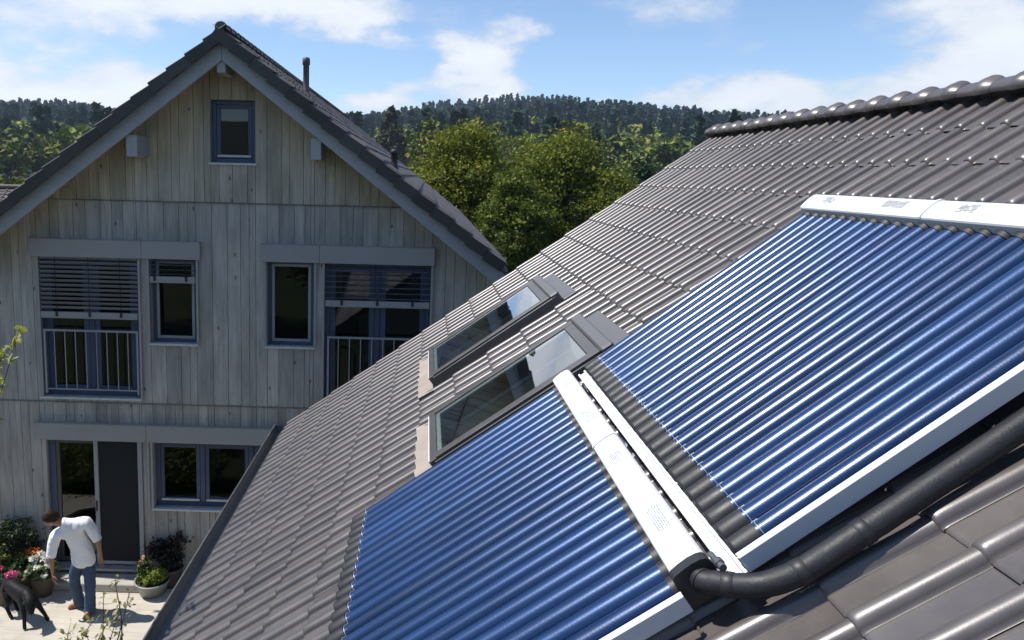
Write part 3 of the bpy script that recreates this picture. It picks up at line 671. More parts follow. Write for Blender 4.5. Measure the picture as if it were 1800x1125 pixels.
# neighbouring roof behind on the left
nb = empty('neighbour_house', (-17.5, 16, 0), .25, 'low house with a dark tiled roof partly hidden behind the timber gable', 'house')
m = MB(); m.box(-5, 5, 0, 9, 0, 4.6); m.build('wall', MT['wood'], nb, False)
P, F, T = tile_field(36, 17, .32, .335, None, seed=30, rollw=.34, drop=.034, ns=10)
bz = 6.05; nbp = math.radians(20)
fastmesh('roof', map_uvh(P, (-5.76, 4.7, bz), (1, 0, 0), (0, -math.cos(nbp), -math.sin(nbp)), (0, -math.sin(nbp), math.cos(nbp))), F, T, MT['tile_dull'], True, nb, False)
fastmesh('roof', map_uvh(P, (-5.76, 4.7, bz), (1, 0, 0), (0, math.cos(nbp), -math.sin(nbp)), (0, math.sin(nbp), math.cos(nbp))), F, T, MT['tile_dull'], True, nb, False)
m = MB(); m.tube([(-5.8, 4.7, bz), (5.8, 4.7, bz)], .1, 12); m.build('ridge', MT['tile_dull'], nb, False)
# ------------------------------------------------------------------ ground, terrace, hills
SKYL = [(-400, 170), (-200, 190), (0, 207), (100, 206), (185, 218), (300, 224), (450, 232), (640, 227), (760, 212), (830, 207), (900, 198), (1000, 199), (1100, 206), (1200, 220), (1260, 226), (1400, 235), (1700, 250), (2200, 270)]
_az, _el = zip(*[azel(*p) for p in SKYL])
RR = 1000.0
def terrain(x, y):
    dx, dy = x - CAM.x, y - CAM.y; r = np.hypot(dx, dy); az = np.degrees(np.arctan2(dx, dy))
    el = np.interp(az, _az, _el); H = CAM.z + RR * np.tan(np.radians(el)) - 3
    t = np.clip((r - 170) / (RR - 170), 0, 1); f = t ** 1.25
    fall = np.clip((r - RR) / 1800, 0, 1)
    return H * f * (1 - .6 * fall) + 5 * np.sin(x / 90 + 1) * np.sin(y / 70) * t
rs = np.concatenate([[0, 6, 14, 25, 40, 70, 110, 150], np.linspace(190, 1000, 40), [1080, 1200, 1500, 2000, 3000, 4500]])
aa = np.radians(np.arange(0, 360, 2.5)); V = []; 
for r in rs:
    x = CAM.x + r * np.sin(aa); y = CAM.y + r * np.cos(aa); V.append(np.stack([x, y, terrain(x, y)], -1))
V = np.concatenate(V); nA = len(aa); F = []
for i in range(len(rs) - 1):
    j = np.arange(nA); F.append(np.stack([i * nA + j, i * nA + (j + 1) % nA, (i + 1) * nA + (j + 1) % nA, (i + 1) * nA + j], 1))
MT['grass'] = mat('meadow_ground', (.045, .056, .026), rough=.95, spec=.1, var=.4, scale=.15, bump=.3, bscale=8, dirt=((.075, .075, .035), .05, .45, .7, .6))
g = fastmesh('ground', V, np.concatenate(F), np.ones(3), MT['grass'], True); tag(g, kind='structure')
def paving():
    m = mat('sandstone_paving', (.54, .50, .43), rough=.85, spec=.25, var=.10, scale=1.5, bump=.25, bscale=45, dirt=((.36, .32, .26), 2.5, .48, .75, .6))
    N = m.node_tree.nodes; L = m.node_tree.links; b = N['Principled BSDF']; src = b.inputs['Base Color'].links[0].from_socket
    tc = N.new('ShaderNodeTexCoord'); br = N.new('ShaderNodeTexBrick'); br.inputs['Scale'].default_value = 1; br.inputs['Brick Width'].default_value = 1.9; br.inputs['Row Height'].default_value = .145
    br.inputs['Mortar Size'].default_value = .006; br.inputs['Color1'].default_value = (1, 1, 1, 1); br.inputs['Color2'].default_value = (.93, .925, .91, 1); br.inputs['Mortar'].default_value = (.82, .80, .78, 1); br.inputs['Mortar Smooth'].default_value = .3
    L.new(tc.outputs['Object'], br.inputs['Vector'])
    x = N.new('ShaderNodeMix'); x.data_type = 'RGBA'; x.blend_type = 'MULTIPLY'; x.inputs['Factor'].default_value = 1; L.new(src, x.inputs['A']); L.new(br.outputs['Color'], x.inputs['B'])
    mp = N.new('ShaderNodeMapping'); mp.inputs['Scale'].default_value = (.6, 9, 1); L.new(tc.outputs['Object'], mp.inputs['Vector'])
    nz = N.new('ShaderNodeTexNoise'); nz.inputs['Scale'].default_value = 3; nz.inputs['Detail'].default_value = 6; L.new(mp.outputs[0], nz.inputs['Vector'])
    r = N.new('ShaderNodeMapRange'); r.inputs['From Min'].default_value = .3; r.inputs['From Max'].default_value = .7; r.inputs['To Min'].default_value = .93; r.inputs['To Max'].default_value = 1.05; L.new(nz.outputs['Fac'], r.inputs['Value'])
    y = N.new('ShaderNodeMix'); y.data_type = 'RGBA'; y.blend_type = 'MULTIPLY'; y.inputs['Factor'].default_value = 1; L.new(x.outputs['Result'], y.inputs['A']); L.new(r.outputs[0], y.inputs['B'])
    L.new(y.outputs['Result'], b.inputs['Base Color']); return m
m = MB(); m.add([(-17, -.35, .004), (-4.3, -.35, .004), (-4.3, 3.1, .004), (-17, 3.1, .004)], [(0, 1, 2, 3)])
tag(m.build('terrace', paving()), kind='structure')

# ------------------------------------------------------------------ foliage
MT['leaf'] = mat('tree_leaf', (1, 1, 1), rough=.55, spec=.3, var=.12, scale=2, tint=True, trans=.35)
MT['leaf_far'] = mat('far_tree_leaf', (1, 1, 1), rough=.85, spec=.1, var=.1, scale=.1, tint=True)
MT['bark'] = mat('tree_bark', (.09, .075, .06), rough=.9, var=.3, scale=6, vscale=(1, 1, .2), bump=.5, bscale=20)
def rand_quads(C, size, rg, upb=.3, aspect=.6, fold=True):
    """one leaf (two triangles folded into a quad) at each centre"""
    n = len(C); N = rg.normal(size=(n, 3)); N[:, 2] += upb * 2; N /= np.linalg.norm(N, axis=1, keepdims=True)
    A = np.cross(N, rg.normal(size=(n, 3))); A /= np.linalg.norm(A, axis=1, keepdims=True); B = np.cross(N, A)
    s = size * rg.uniform(.6, 1.35, (n, 1)); a = A * s; b = B * s * aspect
    Q = np.stack([C - a, C - b * .9 + N * s * .12, C + a, C + b + N * s * .12], 1)
    return Q.reshape(-1, 3), np.arange(n * 4).reshape(n, 4)
def crown_points(rg, lobes, n, shell=.55, clump=.0, nclump=0):
    """points spread through a union of ellipsoids, gathered in clumps that leave gaps"""
    w = np.array([l[3] * l[4] * l[5] for l in lobes]); w = w / w.sum(); out = []; ids = []
    for i, l in enumerate(lobes):
        k = int(n * w[i]); nc = max(6, int(nclump * w[i])); d = rg.normal(size=(nc, 3)); d /= np.linalg.norm(d, axis=1, keepdims=True)
        r = rg.uniform(shell, 1, (nc, 1)) ** .6; cc = d * r
        idx = rg.integers(0, nc, k); p = cc[idx] * np.array(l[3:6]) + np.array(l[:3]) + rg.normal(size=(k, 3)) * clump * np.array([1, 1, .6])
        out.append(p); ids.append(idx + 1000 * i)
    return np.concatenate(out), np.concatenate(ids)
def leaf_tints(rg, ids, base, var=.25, yel=.25):
    u = np.unique(ids); lut = dict(zip(u, rg.normal(0, 1, len(u)))); k = np.array([lut[i] for i in ids]) * var * .7 + rg.normal(0, var * .6, len(ids))
    y = np.array([lut[i] for i in ids]) * .5 + rg.normal(0, .5, len(ids))
    f = np.clip(1 + k, .45, 1.8)[:, None]; c = np.array(base)[None] * f
    c = c * np.stack([1 + yel * np.clip(y, -1, 1.5), 1 + .3 * yel * np.clip(y, -1, 1.5), 1 - .2 * yel * y], 1)
    return np.repeat(c, 4, 0)
def make_tree(name, lobes, n, size, base, trunk, seed, label=None, group=None, clump=.35, nclump=300, yel=.3, cat='tree', mat_='leaf', loc=(0, 0, 0), var=.28):
    rg = np.random.default_rng(seed); root = empty(name, loc, 0, label, cat, group)
    C, ids = crown_points(rg, lobes, n, .5, clump, nclump)
    V, F = rand_quads(C, size, rg)
    fastmesh('crown', V, F, leaf_tints(rg, ids, base, yel=yel, var=var), MT[mat_], False, root, False)
    m = MB(); h, r = trunk
    top = (lobes[0][0] * .3, lobes[0][1] * .3, h)
    m.tube([(0, 0, -.3), (.03, .0, h * .3), (top[0] * .5, top[1] * .5, h * .7), top], [r * 1.25, r, r * .8, r * .55], 10)
    for l in lobes:
        for k in range(3):
            e = np.array(l[:3]) + rg.normal(size=3) * np.array(l[3:6]) * .4; s = np.array(top) * rg.uniform(.55, 1); mid = (s + e) / 2 + rg.normal(size=3) * .2
            m.tube([s, mid, e], [r * .45, r * .28, r * .08], 6)
    m.build('trunk', MT['bark'], root, False)
    return root
# large trees between the two houses
def at_depth(x, y, d):
    p = CAM + ray(x, y) * d; return p
def big(px, w, top, bot, depth, seed, base, label, name='broadleaf_tree', n=42000):
    c = at_depth(px, 300, depth); zt = at_depth(px, top, depth).z; zb = max(.8, at_depth(px, bot, depth).z); rx = w / FPX * depth; rg = np.random.default_rng(seed)
    lobes = []; H = zt - zb
    for i in range(15):
        a = rg.uniform(0, 6.28); q = rg.uniform(.0, .75); k = rg.uniform(.2, .86); pr = math.sqrt(max(.05, 1 - (2 * k - .9) ** 2 * .8)) * .8
        lobes.append((math.cos(a) * rx * q * pr * 1.2, math.sin(a) * rx * q * pr * 1.0, zb + H * k, rx * rg.uniform(.26, .42), rx * rg.uniform(.26, .42), H * rg.uniform(.11, .17)))
    lobes.append((0, 0, zb + H * .45, rx * .7, rx * .7, H * .40)); lobes.append((0, 0, zt - H * .16, rx * .45, rx * .45, H * .155))
    return make_tree(name, lobes, n, 0.0025 * depth, base, (zb + H * .5, .16 + .01 * H), seed, label, 'broadleaf trees behind the houses', clump=rx * .075, nclump=700, loc=(c.x, c.y, 0), yel=.2, var=.16)
big(815, 124, 219, 480, 40, 21, (.175, .195, .022), 'broad olive green tree standing right behind the gable roof')
big(985, 142, 238, 480, 38, 22, (.150, .178, .020), 'wide dark olive tree between the gable roof and the tiled roof')
big(905, 95, 300, 500, 35, 23, (.125, .16, .02), 'low leafy tree in front of the two broad olive trees', n=26000)
big(1105, 60, 320, 480, 42, 24, (.19, .20, .024), 'small yellow green tree beside the far verge of the tiled roof', n=11000)
big(902, 105, 238, 480, 45, 26, (.145, .172, .020), 'olive green tree filling the gap between the two broad trees', n=24000)
big(745, 70, 290, 480, 46, 25, (.15, .18, .022), 'bushy green tree half hidden by the gable roof slope', n=13000)
# trees standing farther off
def far_tree(px, top, depth, w, base, seed, label, conifer=False, n=1500):
    c = at_depth(px, 300, depth); gz = float(terrain(c.x, c.y)); zt = at_depth(px, top, depth).z; H = max(5, zt - gz); r = w / FPX * depth
    rg = np.random.default_rng(seed)
    if conifer:
        lobes = [(0, 0, H * (.18 + .78 * k / 8), r * (1 - k / 9.2), r * (1 - k / 9.2), H * .085) for k in range(9)]
    else:
        lobes = [(rg.normal(0, r * .4), rg.normal(0, r * .4), H * rg.uniform(.4, .85), r * .5, r * .5, H * .16) for _ in range(8)] + [(0, 0, H * .6, r * .8, r * .8, H * .34), (0, 0, H * .85, r * .5, r * .5, H * .14)]
    return make_tree('conifer_tree' if conifer else 'broadleaf_tree', lobes, n, .0036 * depth, base, (H * .75, .02 * H), seed, label, 'single trees in front of the wooded hill', clump=r * .12, nclump=130, yel=.25, loc=(c.x, c.y, gz), mat_='leaf_far', var=.3)
YG = (.17, .185, .028); DG = (.045, .07, .022); MG = (.085, .115, .03)
far_tree(762, 207, 180, 46, YG, 41, 'pale yellow green tree topping the broad olive trees, leftmost of three')
far_tree(838, 204, 200, 40, YG, 42, 'pale yellow green tree topping the broad olive trees, in their middle')
far_tree(1000, 213, 190, 40, (.19, .195, .025), 43, 'bright yellow green tree topping the wide dark olive tree')
far_tree(1042, 215, 170, 22, DG, 44, 'dark conifer rising right of the bright yellow green tree', True)
far_tree(690, 222, 230, 34, (.09, .085, .04), 45, 'brownish green tree just right of the gable roof slope')
far_tree(1110, 262, 130, 40, (.14, .17, .06), 46, 'pale grey green tree left of the far roof verge')
far_tree(1138, 282, 90, 22, (.03, .055, .018), 47, 'small dark tree touching the tiled roof verge')
far_tree(1165, 250, 210, 45, MG, 48, 'mid green tree right of the pale grey green tree')
far_tree(1075, 240, 230, 32, (.11, .14, .035), 49, 'light green tree behind the pale grey green tree')
far_tree(18, 250, 190, 45, (.12, .14, .028), 50, 'yellow green tree at the left edge above the low roof')
far_tree(70, 268, 230, 42, (.10, .13, .035), 51, 'light green tree left of the gable roof')
far_tree(122, 245, 260, 36, DG, 52, 'dark green tree left of the gable roof edge')
far_tree(8, 312, 70, 42, (.19, .19, .02), 53, 'yellow leaved bush showing over the low neighbouring roof')
# the wooded hill: one mass
rg = np.random.default_rng(5); NTREE = 8200
az = np.radians(rg.uniform(-46, 40, NTREE)); r = np.sqrt(rg.uniform(235 ** 2, 1090 ** 2, NTREE))
tx = CAM.x + r * np.sin(az); ty = CAM.y + r * np.cos(az); tz = terrain(tx, ty)
zone = r / 1000 + .10 * np.sin(tx / 120) + .08 * np.sin(ty / 60 + tx / 50) + rg.normal(0, .05, NTREE)
con = (rg.random(NTREE) < np.clip((zone - .42) * 2.6, .22, .93))
Vs, Fs, Ts, n = [], [], [], 0
for i in range(NTREE):
    k = 130 if r[i] < 450 else 70 if r[i] < 750 else 56
    if con[i]:
        H = rg.uniform(9, 25); R0 = H * rg.uniform(.15, .22); t = rg.random(k) ** .75; a = rg.uniform(0, 6.28, k); q = R0 * (1.03 - t) * np.sqrt(rg.uniform(.35, 1, k))
        C = np.stack([q * np.cos(a), q * np.sin(a), H * (.12 + .9 * t)], 1); base = np.array((.042, .074, .046)) * rg.uniform(.75, 1.35)
        if rg.random() < .12: base = np.array((.06, .062, .03))
    else:
        H = rg.uniform(9, 16); R0 = H * rg.uniform(.30, .42); d = rg.normal(size=(k, 3)); d /= np.linalg.norm(d, axis=1, keepdims=True); d[:, 2] = np.abs(d[:, 2]) * 1.2 - .3
        C = d * R0 * rg.uniform(.75, 1, (k, 1)) + [0, 0, H - R0]; C += .18 * R0 * np.sin(C * 3 / R0 + rg.uniform(0, 6))
        base = np.array((.145, .185, .040)) * rg.uniform(.6, 1.45)
        if zone[i] < .62 and rg.random() < .30: base = np.array((.25, .26, .05)) * rg.uniform(.8, 1.2)
    sz = (H * .085 if r[i] < 450 else H * .11) 
    Q, f = rand_quads(C + [tx[i], ty[i], tz[i]], sz, rg, .5, .8)
    Vs.append(Q); Fs.append(f + n); n += len(Q); Ts.append(np.repeat(base[None] * rg.uniform(.75, 1.25, (k, 1)), 4, 0))
f = fastmesh('forest', np.concatenate(Vs), np.concatenate(Fs), np.concatenate(Ts), MT['leaf_far'], False); tag(f, 'dark wooded hill running along the horizon', 'forest', kind='stuff')

# ------------------------------------------------------------------ pots and plants on the terrace
MT['leaf_pot'] = mat('potted_leaf', (1, 1, 1), rough=.5, spec=.35, var=.15, scale=6, tint=True, trans=.3)
MT['petal'] = mat('petal', (1, 1, 1), rough=.6, spec=.2, var=.08, scale=20, tint=True, trans=.3)
MT['terracotta'] = mat('dark_clay', (.10, .08, .07), rough=.8, var=.2, scale=8, bump=.2)
MT['zinc_tub'] = mat('zinc_tub', (.30, .31, .30), rough=.5, metal=.35, var=.15, scale=7, dirt=((.2, .19, .17), 6, .5, .75, .5))
MT['soil'] = mat('soil', (.03, .022, .016), rough=1, var=.4, scale=30, bump=.6)
def pot(root, r0, r1, h, mt):
    m = MB(); m.lathe([(0, .004), (r0, .004), (r1 * .96, h * .86), (r1 + .012, h * .87), (r1 + .014, h), (r1 - .012, h), (r1 - .02, h * .82)], n=28); p = m.build('pot', MT[mt], root, False)
    m = MB(); m.lathe([(0, h * .83), (r1 - .018, h * .825)], n=24); m.build('soil', MT['soil'], p, False)
def plant(name, loc, label, cat, potd, parts, seed, group='potted plants along the house wall'):
    rg = np.random.default_rng(seed); root = empty(name, loc, 0, label, cat, group); pot(root, *potd)
    for (pname, lobes, n, size, base, mt, clump, ncl) in parts:
        C, ids = crown_points(rg, lobes, n, .45, clump, ncl); C[:, 2] = np.maximum(C[:, 2], potd[2] * .75)
        V, F = rand_quads(C, size, rg, .4, .65); fastmesh(pname, V, F, leaf_tints(rg, ids, base, .22, .2), MT[mt], False, root, False)
    m = MB(); L = parts[0][1][0]
    for k in range(9):
        a = rg.uniform(0, 6.28); m.tube([(.03 * math.cos(a), .03 * math.sin(a), potd[2] * .8), (L[3] * .5 * math.cos(a), L[4] * .5 * math.sin(a), L[2])], [.008, .004], 5)
    m.build('stem', MT['bark'], root, False); return root
plant('potted_bush', (-9.86, 2.50, .004), 'rounded dark green bush in a pot against the timber wall', 'potted plant', (.20, .27, .42, 'terracotta'),
      [('foliage', [(0, 0, .78, .36, .34, .36), (.15, 0, .62, .25, .25, .24), (-.2, .02, .68, .25, .25, .26)], 4200, .030, (.030, .050, .020), 'leaf_pot', .05, 160)], 61)
plant('potted_shrub', (-9.93, 2.12, .004), 'yellow green leafy shrub in a pot at the left edge', 'potted plant', (.13, .18, .30, 'terracotta'),
      [('foliage', [(0, 0, .55, .20, .18, .24), (.06, 0, .42, .17, .15, .14)], 1200, .034, (.16, .20, .04), 'leaf_pot', .04, 70)], 62)
plant('flower_pot', (-9.26, 2.22, .004), 'pot of white flowers beside the bending man', 'flower pot', (.14, .19, .34, 'terracotta'),
      [('foliage', [(0, 0, .44, .22, .20, .13)], 900, .035, (.07, .13, .035), 'leaf_pot', .04, 60),
       ('blossoms', [(-.10, -.05, .62, .07, .07, .055), (.09, -.02, .64, .075, .07, .055), (.0, -.14, .54, .065, .06, .05), (.16, -.08, .55, .06, .06, .05), (-.03, .05, .66, .06, .06, .05), (.15, -.18, .42, .055, .05, .045), (-.14, -.14, .46, .05, .05, .04)], 1100, .022, (.80, .80, .74), 'petal', .012, 90)], 63)
plant('flower_pot', (-9.55, 2.32, .004), 'pot of orange flowers left of the white flowers', 'flower pot', (.14, .20, .42, 'terracotta'),
      [('foliage', [(0, 0, .54, .26, .2, .12)], 900, .035, (.06, .11, .03), 'leaf_pot', .04, 60),
       ('blossoms', [(-.12, .0, .65, .12, .1, .05), (.1, .0, .66, .12, .1, .05)], 520, .020, (.72, .22, .05), 'petal', .03, 70)], 64)
plant('flower_pot', (-9.74, 1.98, .004), 'pot of pink flowers behind the black dog', 'flower pot', (.16, .22, .38, 'terracotta'),
      [('foliage', [(0, 0, .46, .26, .2, .10), (.2, 0, .43, .16, .16, .08)], 900, .034, (.055, .11, .03), 'leaf_pot', .04, 60),
       ('blossoms', [(-.10, -.05, .56, .11, .09, .06), (.17, -.10, .50, .11, .09, .06), (.30, -.06, .44, .06, .06, .05)], 620, .022, (.70, .16, .36), 'petal', .02, 60)], 65)
plant('planter_bowl', (-7.52, 2.40, .004), 'round grey zinc tub of yellow green leaves right of the garden door', 'planter', (.20, .275, .235, 'zinc_tub'),
      [('foliage', [(.04, 0, .30, .19, .18, .12), (-.13, .0, .28, .10, .12, .10)], 1500, .026, (.19, .24, .035), 'leaf_pot', .03, 110),
       ('foliage', [(-.15, .04, .42, .09, .09, .13)], 500, .024, (.06, .11, .025), 'leaf_pot', .03, 40),
       ('blossoms', [(-.19, .0, .50, .04, .04, .04), (-.17, .06, .58, .03, .03, .03)], 60, .022, (.75, .45, .36), 'petal', .012, 8)], 66)
plant('potted_shrub', (-7.30, 2.66, .004), 'dark red leaved plant in a pot behind the zinc tub', 'potted plant', (.15, .19, .32, 'terracotta'),
      [('foliage', [(.0, 0, .58, .24, .18, .20), (-.22, -.02, .62, .16, .14, .16), (.14, 0, .78, .09, .09, .12)], 1500, .030, (.030, .028, .022), 'leaf_pot', .05, 80),
       ('blossoms', [(-.25, -.06, .70, .1, .1, .08), (.15, -.02, .82, .06, .06, .08)], 130, .026, (.13, .035, .03), 'leaf_pot', .03, 20)], 67)
# planting at the near edge of the terrace and in the garden: shows only in the window panes
SH = [(-11.6, -.85, 1.05, .7, 'low garden shrub mirrored at the left of the garden door glass'), (-10.3, -.8, 1.1, .7, 'low garden shrub mirrored in the garden door glass'), (-9.05, -.85, 1.05, .66, 'low garden shrub mirrored in the left ground floor pane'), (-7.9, -.9, 1.0, .6, 'low garden shrub mirrored in the middle ground floor pane'),
      (-11.0, -2.7, 2.1, 1.0, 'tall garden shrub mirrored above the low ones in the door glass'), (-9.0, -2.8, 2.0, .95, 'tall garden shrub mirrored in the ground floor window')]
for i, (x, y, h, r_, lb) in enumerate(SH):
    make_tree('garden_shrub', [(0, 0, h * .55, r_, r_ * .8, h * .42), (r_ * .4, .1, h * .45, r_ * .6, r_ * .5, h * .32), (-r_ * .4, -.1, h * .5, r_ * .6, r_ * .5, h * .34)], 3000, .05, (.17, .21, .05), (h * .5, .03), 80 + i, lb, 'garden shrubs at the terrace edge', clump=.1, nclump=140, yel=.3, cat='shrub', loc=(x, y, 0))
for i, (x, y, h, r_, lb) in enumerate(((-13.5, -17, 9.5, 3.4, 'garden tree mirrored in the upper left french window'), (-7.0, -19, 9.0, 3.6, 'garden tree mirrored in the small upper windows'), (-1.0, -18, 9.5, 3.4, 'garden tree mirrored in the upper right french window'))):
    make_tree('broadleaf_tree', [(0, 0, h * .58, r_, r_, h * .34), (r_ * .4, 0, h * .5, r_ * .6, r_ * .6, h * .22), (-r_ * .4, .2, h * .66, r_ * .6, r_ * .6, h * .22)], 5000, .16, (.15, .19, .04), (h * .6, .2), 90 + i, lb, 'garden trees facing the timber house', clump=.4, nclump=160, yel=.3, loc=(x, y, 0))
# ------------------------------------------------------------------ man and dog: one skinned surface each
def skin(name, chains, mt, parent=None, sub=2, smoothroot=0, tint=None, world=True):
    """chains: lists of (x,y,z,r[,ry]); a joint given again at the same place is shared"""
    key = {}; V = []; Rr = []; E = []
    for ch in chains:
        prev = None
        for j in ch:
            p = tuple(round(c, 4) for c in j[:3])
            if p not in key: key[p] = len(V); V.append(j[:3]); Rr.append((j[3], j[4] if len(j) > 4 else j[3]))
            i = key[p]
            if prev is not None and prev != i and (prev, i) not in E: E.append((prev, i))
            prev = i
    me = bpy.data.meshes.new(name); me.from_pydata(V, E, []); o = bpy.data.objects.new(name, me); COL.objects.link(o)
    md = o.modifiers.new('skin', 'SKIN'); md.use_smooth_shade = True; md.branch_smoothing = .6
    for d, r in zip(me.skin_vertices[0].data, Rr): d.radius = r; d.use_root = False
    me.skin_vertices[0].data[smoothroot].use_root = True
    s = o.modifiers.new('sub', 'SUBSURF'); s.levels = sub; s.render_levels = sub
    dg = bpy.context.evaluated_depsgraph_get(); ev = o.evaluated_get(dg); nm = bpy.data.meshes.new_from_object(ev)
    bpy.data.objects.remove(o); bpy.data.meshes.remove(me)
    nm.name = name; nm.materials.clear(); nm.materials.append(mt)
    at = nm.color_attributes.new('tint', 'FLOAT_COLOR', 'POINT'); at.data.foreach_set('color', np.ones(len(nm.vertices) * 4, np.float32))
    nm.polygons.foreach_set('use_smooth', [True] * len(nm.polygons))
    return link(name, nm, parent, world)
from mathutils import noise as mnoise
def crease(o, amp, sc, stretch):
    """soft cloth folds: push the surface in and out along its normals"""
    me = o.data
    nr = [v.normal.copy() for v in me.vertices]
    for v, n in zip(me.vertices, nr):
        p = Vector((v.co.x * sc * stretch[0], v.co.y * sc * stretch[1], v.co.z * sc * stretch[2]))
        k = mnoise.noise(p) + .5 * mnoise.noise(p * 2.1 + Vector((3, 1, 7)))
        v.co += n * amp * (1 - 2 * abs(k))
    me.update()
MT['skin'] = mat('tanned_skin', (.36, .185, .115), rough=.55, spec=.35, var=.08, scale=10)
MT['hair'] = mat('brown_hair', (.030, .017, .010), rough=.6, spec=.2, var=.3, scale=40, vscale=(1, 1, .3), bump=.5, bscale=90)
MT['shirt'] = mat('white_linen', (.80, .81, .83), rough=.85, spec=.2, var=.04, scale=10, bump=1, bscale=11)
MT['jeans'] = mat('blue_denim', (.058, .088, .145), rough=.85, spec=.2, var=.2, scale=7, bump=.4, bscale=18, dirt=((.18, .24, .33), 5, .54, .78, .5))
MT['leather'] = mat('brown_leather', (.30, .10, .045), rough=.4, var=.15, scale=15)
MT['eye'] = mat('dark_eye', (.02, .015, .012), rough=.15, var=.1)
# joints (x to the right, y into the picture, z up)
pel = (-8.37, 1.80, .95); wst = (-8.395, 1.79, 1.10); rib = (-8.445, 1.755, 1.28); che = (-8.49, 1.715, 1.42); nkb = (-8.585, 1.66, 1.525)
nk = (-8.675, 1.625, 1.555); hd = (-8.745, 1.59, 1.625)
sL = (-8.245, 1.73, 1.535); sR = (-8.72, 1.66, 1.335)                # seen right / seen left shoulder
eL = (-8.12, 1.76, 1.235); wL = (-8.045, 1.72, 1.00); eR = (-8.765, 1.60, 1.03); wR = (-8.735, 1.56, .74)
hipL = (-8.275, 1.80, .90); hipR = (-8.465, 1.80, .90); kL = (-8.245, 1.74, .49); kR = (-8.53, 1.81, .49); aL = (-8.255, 1.72, .085); aR = (-8.50, 1.90, .085)
tL = (-8.27, 1.56, .045); tR = (-8.645, 1.83, .045)
def lp(a, b, t): return tuple(a[i] + (b[i] - a[i]) * t for i in range(3))
def J(p, *r): return tuple(p) + r
def hand(w, fwd, side, up, s=1.0):
    """palm chain and five bent fingers from wrist w; unit axes: fwd along the hand, side towards the thumb, up = back of the hand"""
    w = Vector(w); f = Vector(fwd).normalized(); sd = Vector(side).normalized(); u = f.cross(sd).normalized() * up
    pm = w + f * .045; kn = w + f * .085; out = [[J(w, .026, .021), J(pm, .030, .016), J(kn, .032, .014)]]
    for off, ln, sp in ((.028, .075, .10), (.010, .085, .03), (-.009, .078, -.04), (-.027, .060, -.14)):
        b = kn + sd * off + f * .008; d = (f + sd * sp).normalized()
        p1 = b + d * ln * .45 - u * .006; p2 = b + d * ln * .78 - u * .020; p3 = b + d * ln - u * .036
        out.append([J(kn, .032, .014), J(b, .0095), J(p1, .0088), J(p2, .0078), J(p3, .006)])
    b = w + f * .03 + sd * .03; p1 = b + f * .03 + sd * .025 - u * .008; p2 = p1 + f * .03 + sd * .008 - u * .010
    out.append([J(pm, .030, .016), J(b, .012), J(p1, .0105), J(p2, .008)])
    return out
vl = (Vector(wL) - Vector(eL)); vr = (Vector(wR) - Vector(eR))
body = [[J(pel, .105, .085), J(wst, .115, .085), J(rib, .150, .105), J(che, .150, .105), J(nkb, .080, .075), J(nk, .062), J(lp(nk, hd, .55), .064)],
        [J(che, .150, .105), J(lp(che, sL, .7), .075), J(sL, .062), J(lp(sL, eL, .5), .050), J(eL, .041), J(lp(eL, wL, .35), .041), J(wL, .026, .021)],
        [J(che, .150, .105), J(lp(che, sR, .7), .075), J(sR, .062), J(lp(sR, eR, .5), .050), J(eR, .041), J(lp(eR, wR, .35), .041), J(wR, .026, .021)],
        [J(pel, .105, .085), J(hipL, .072), J(lp(hipL, kL, .55), .066), J(kL, .052), J(lp(kL, aL, .3), .056), J(aL, .036), J(lp(aL, tL, .6), .036), J(tL, .030)],
        [J(pel, .105, .085), J(hipR, .072), J(lp(hipR, kR, .55), .066), J(kR, .052), J(lp(kR, aR, .3), .056), J(aR, .036), J(lp(aR, tR, .6), .036), J(tR, .030)]]
body += hand(wL, (.10, -.12, -1), (-.45, -.9, 0), 1) + hand(wR, (.25, -.10, -1), (.85, -.5, .1), 1)
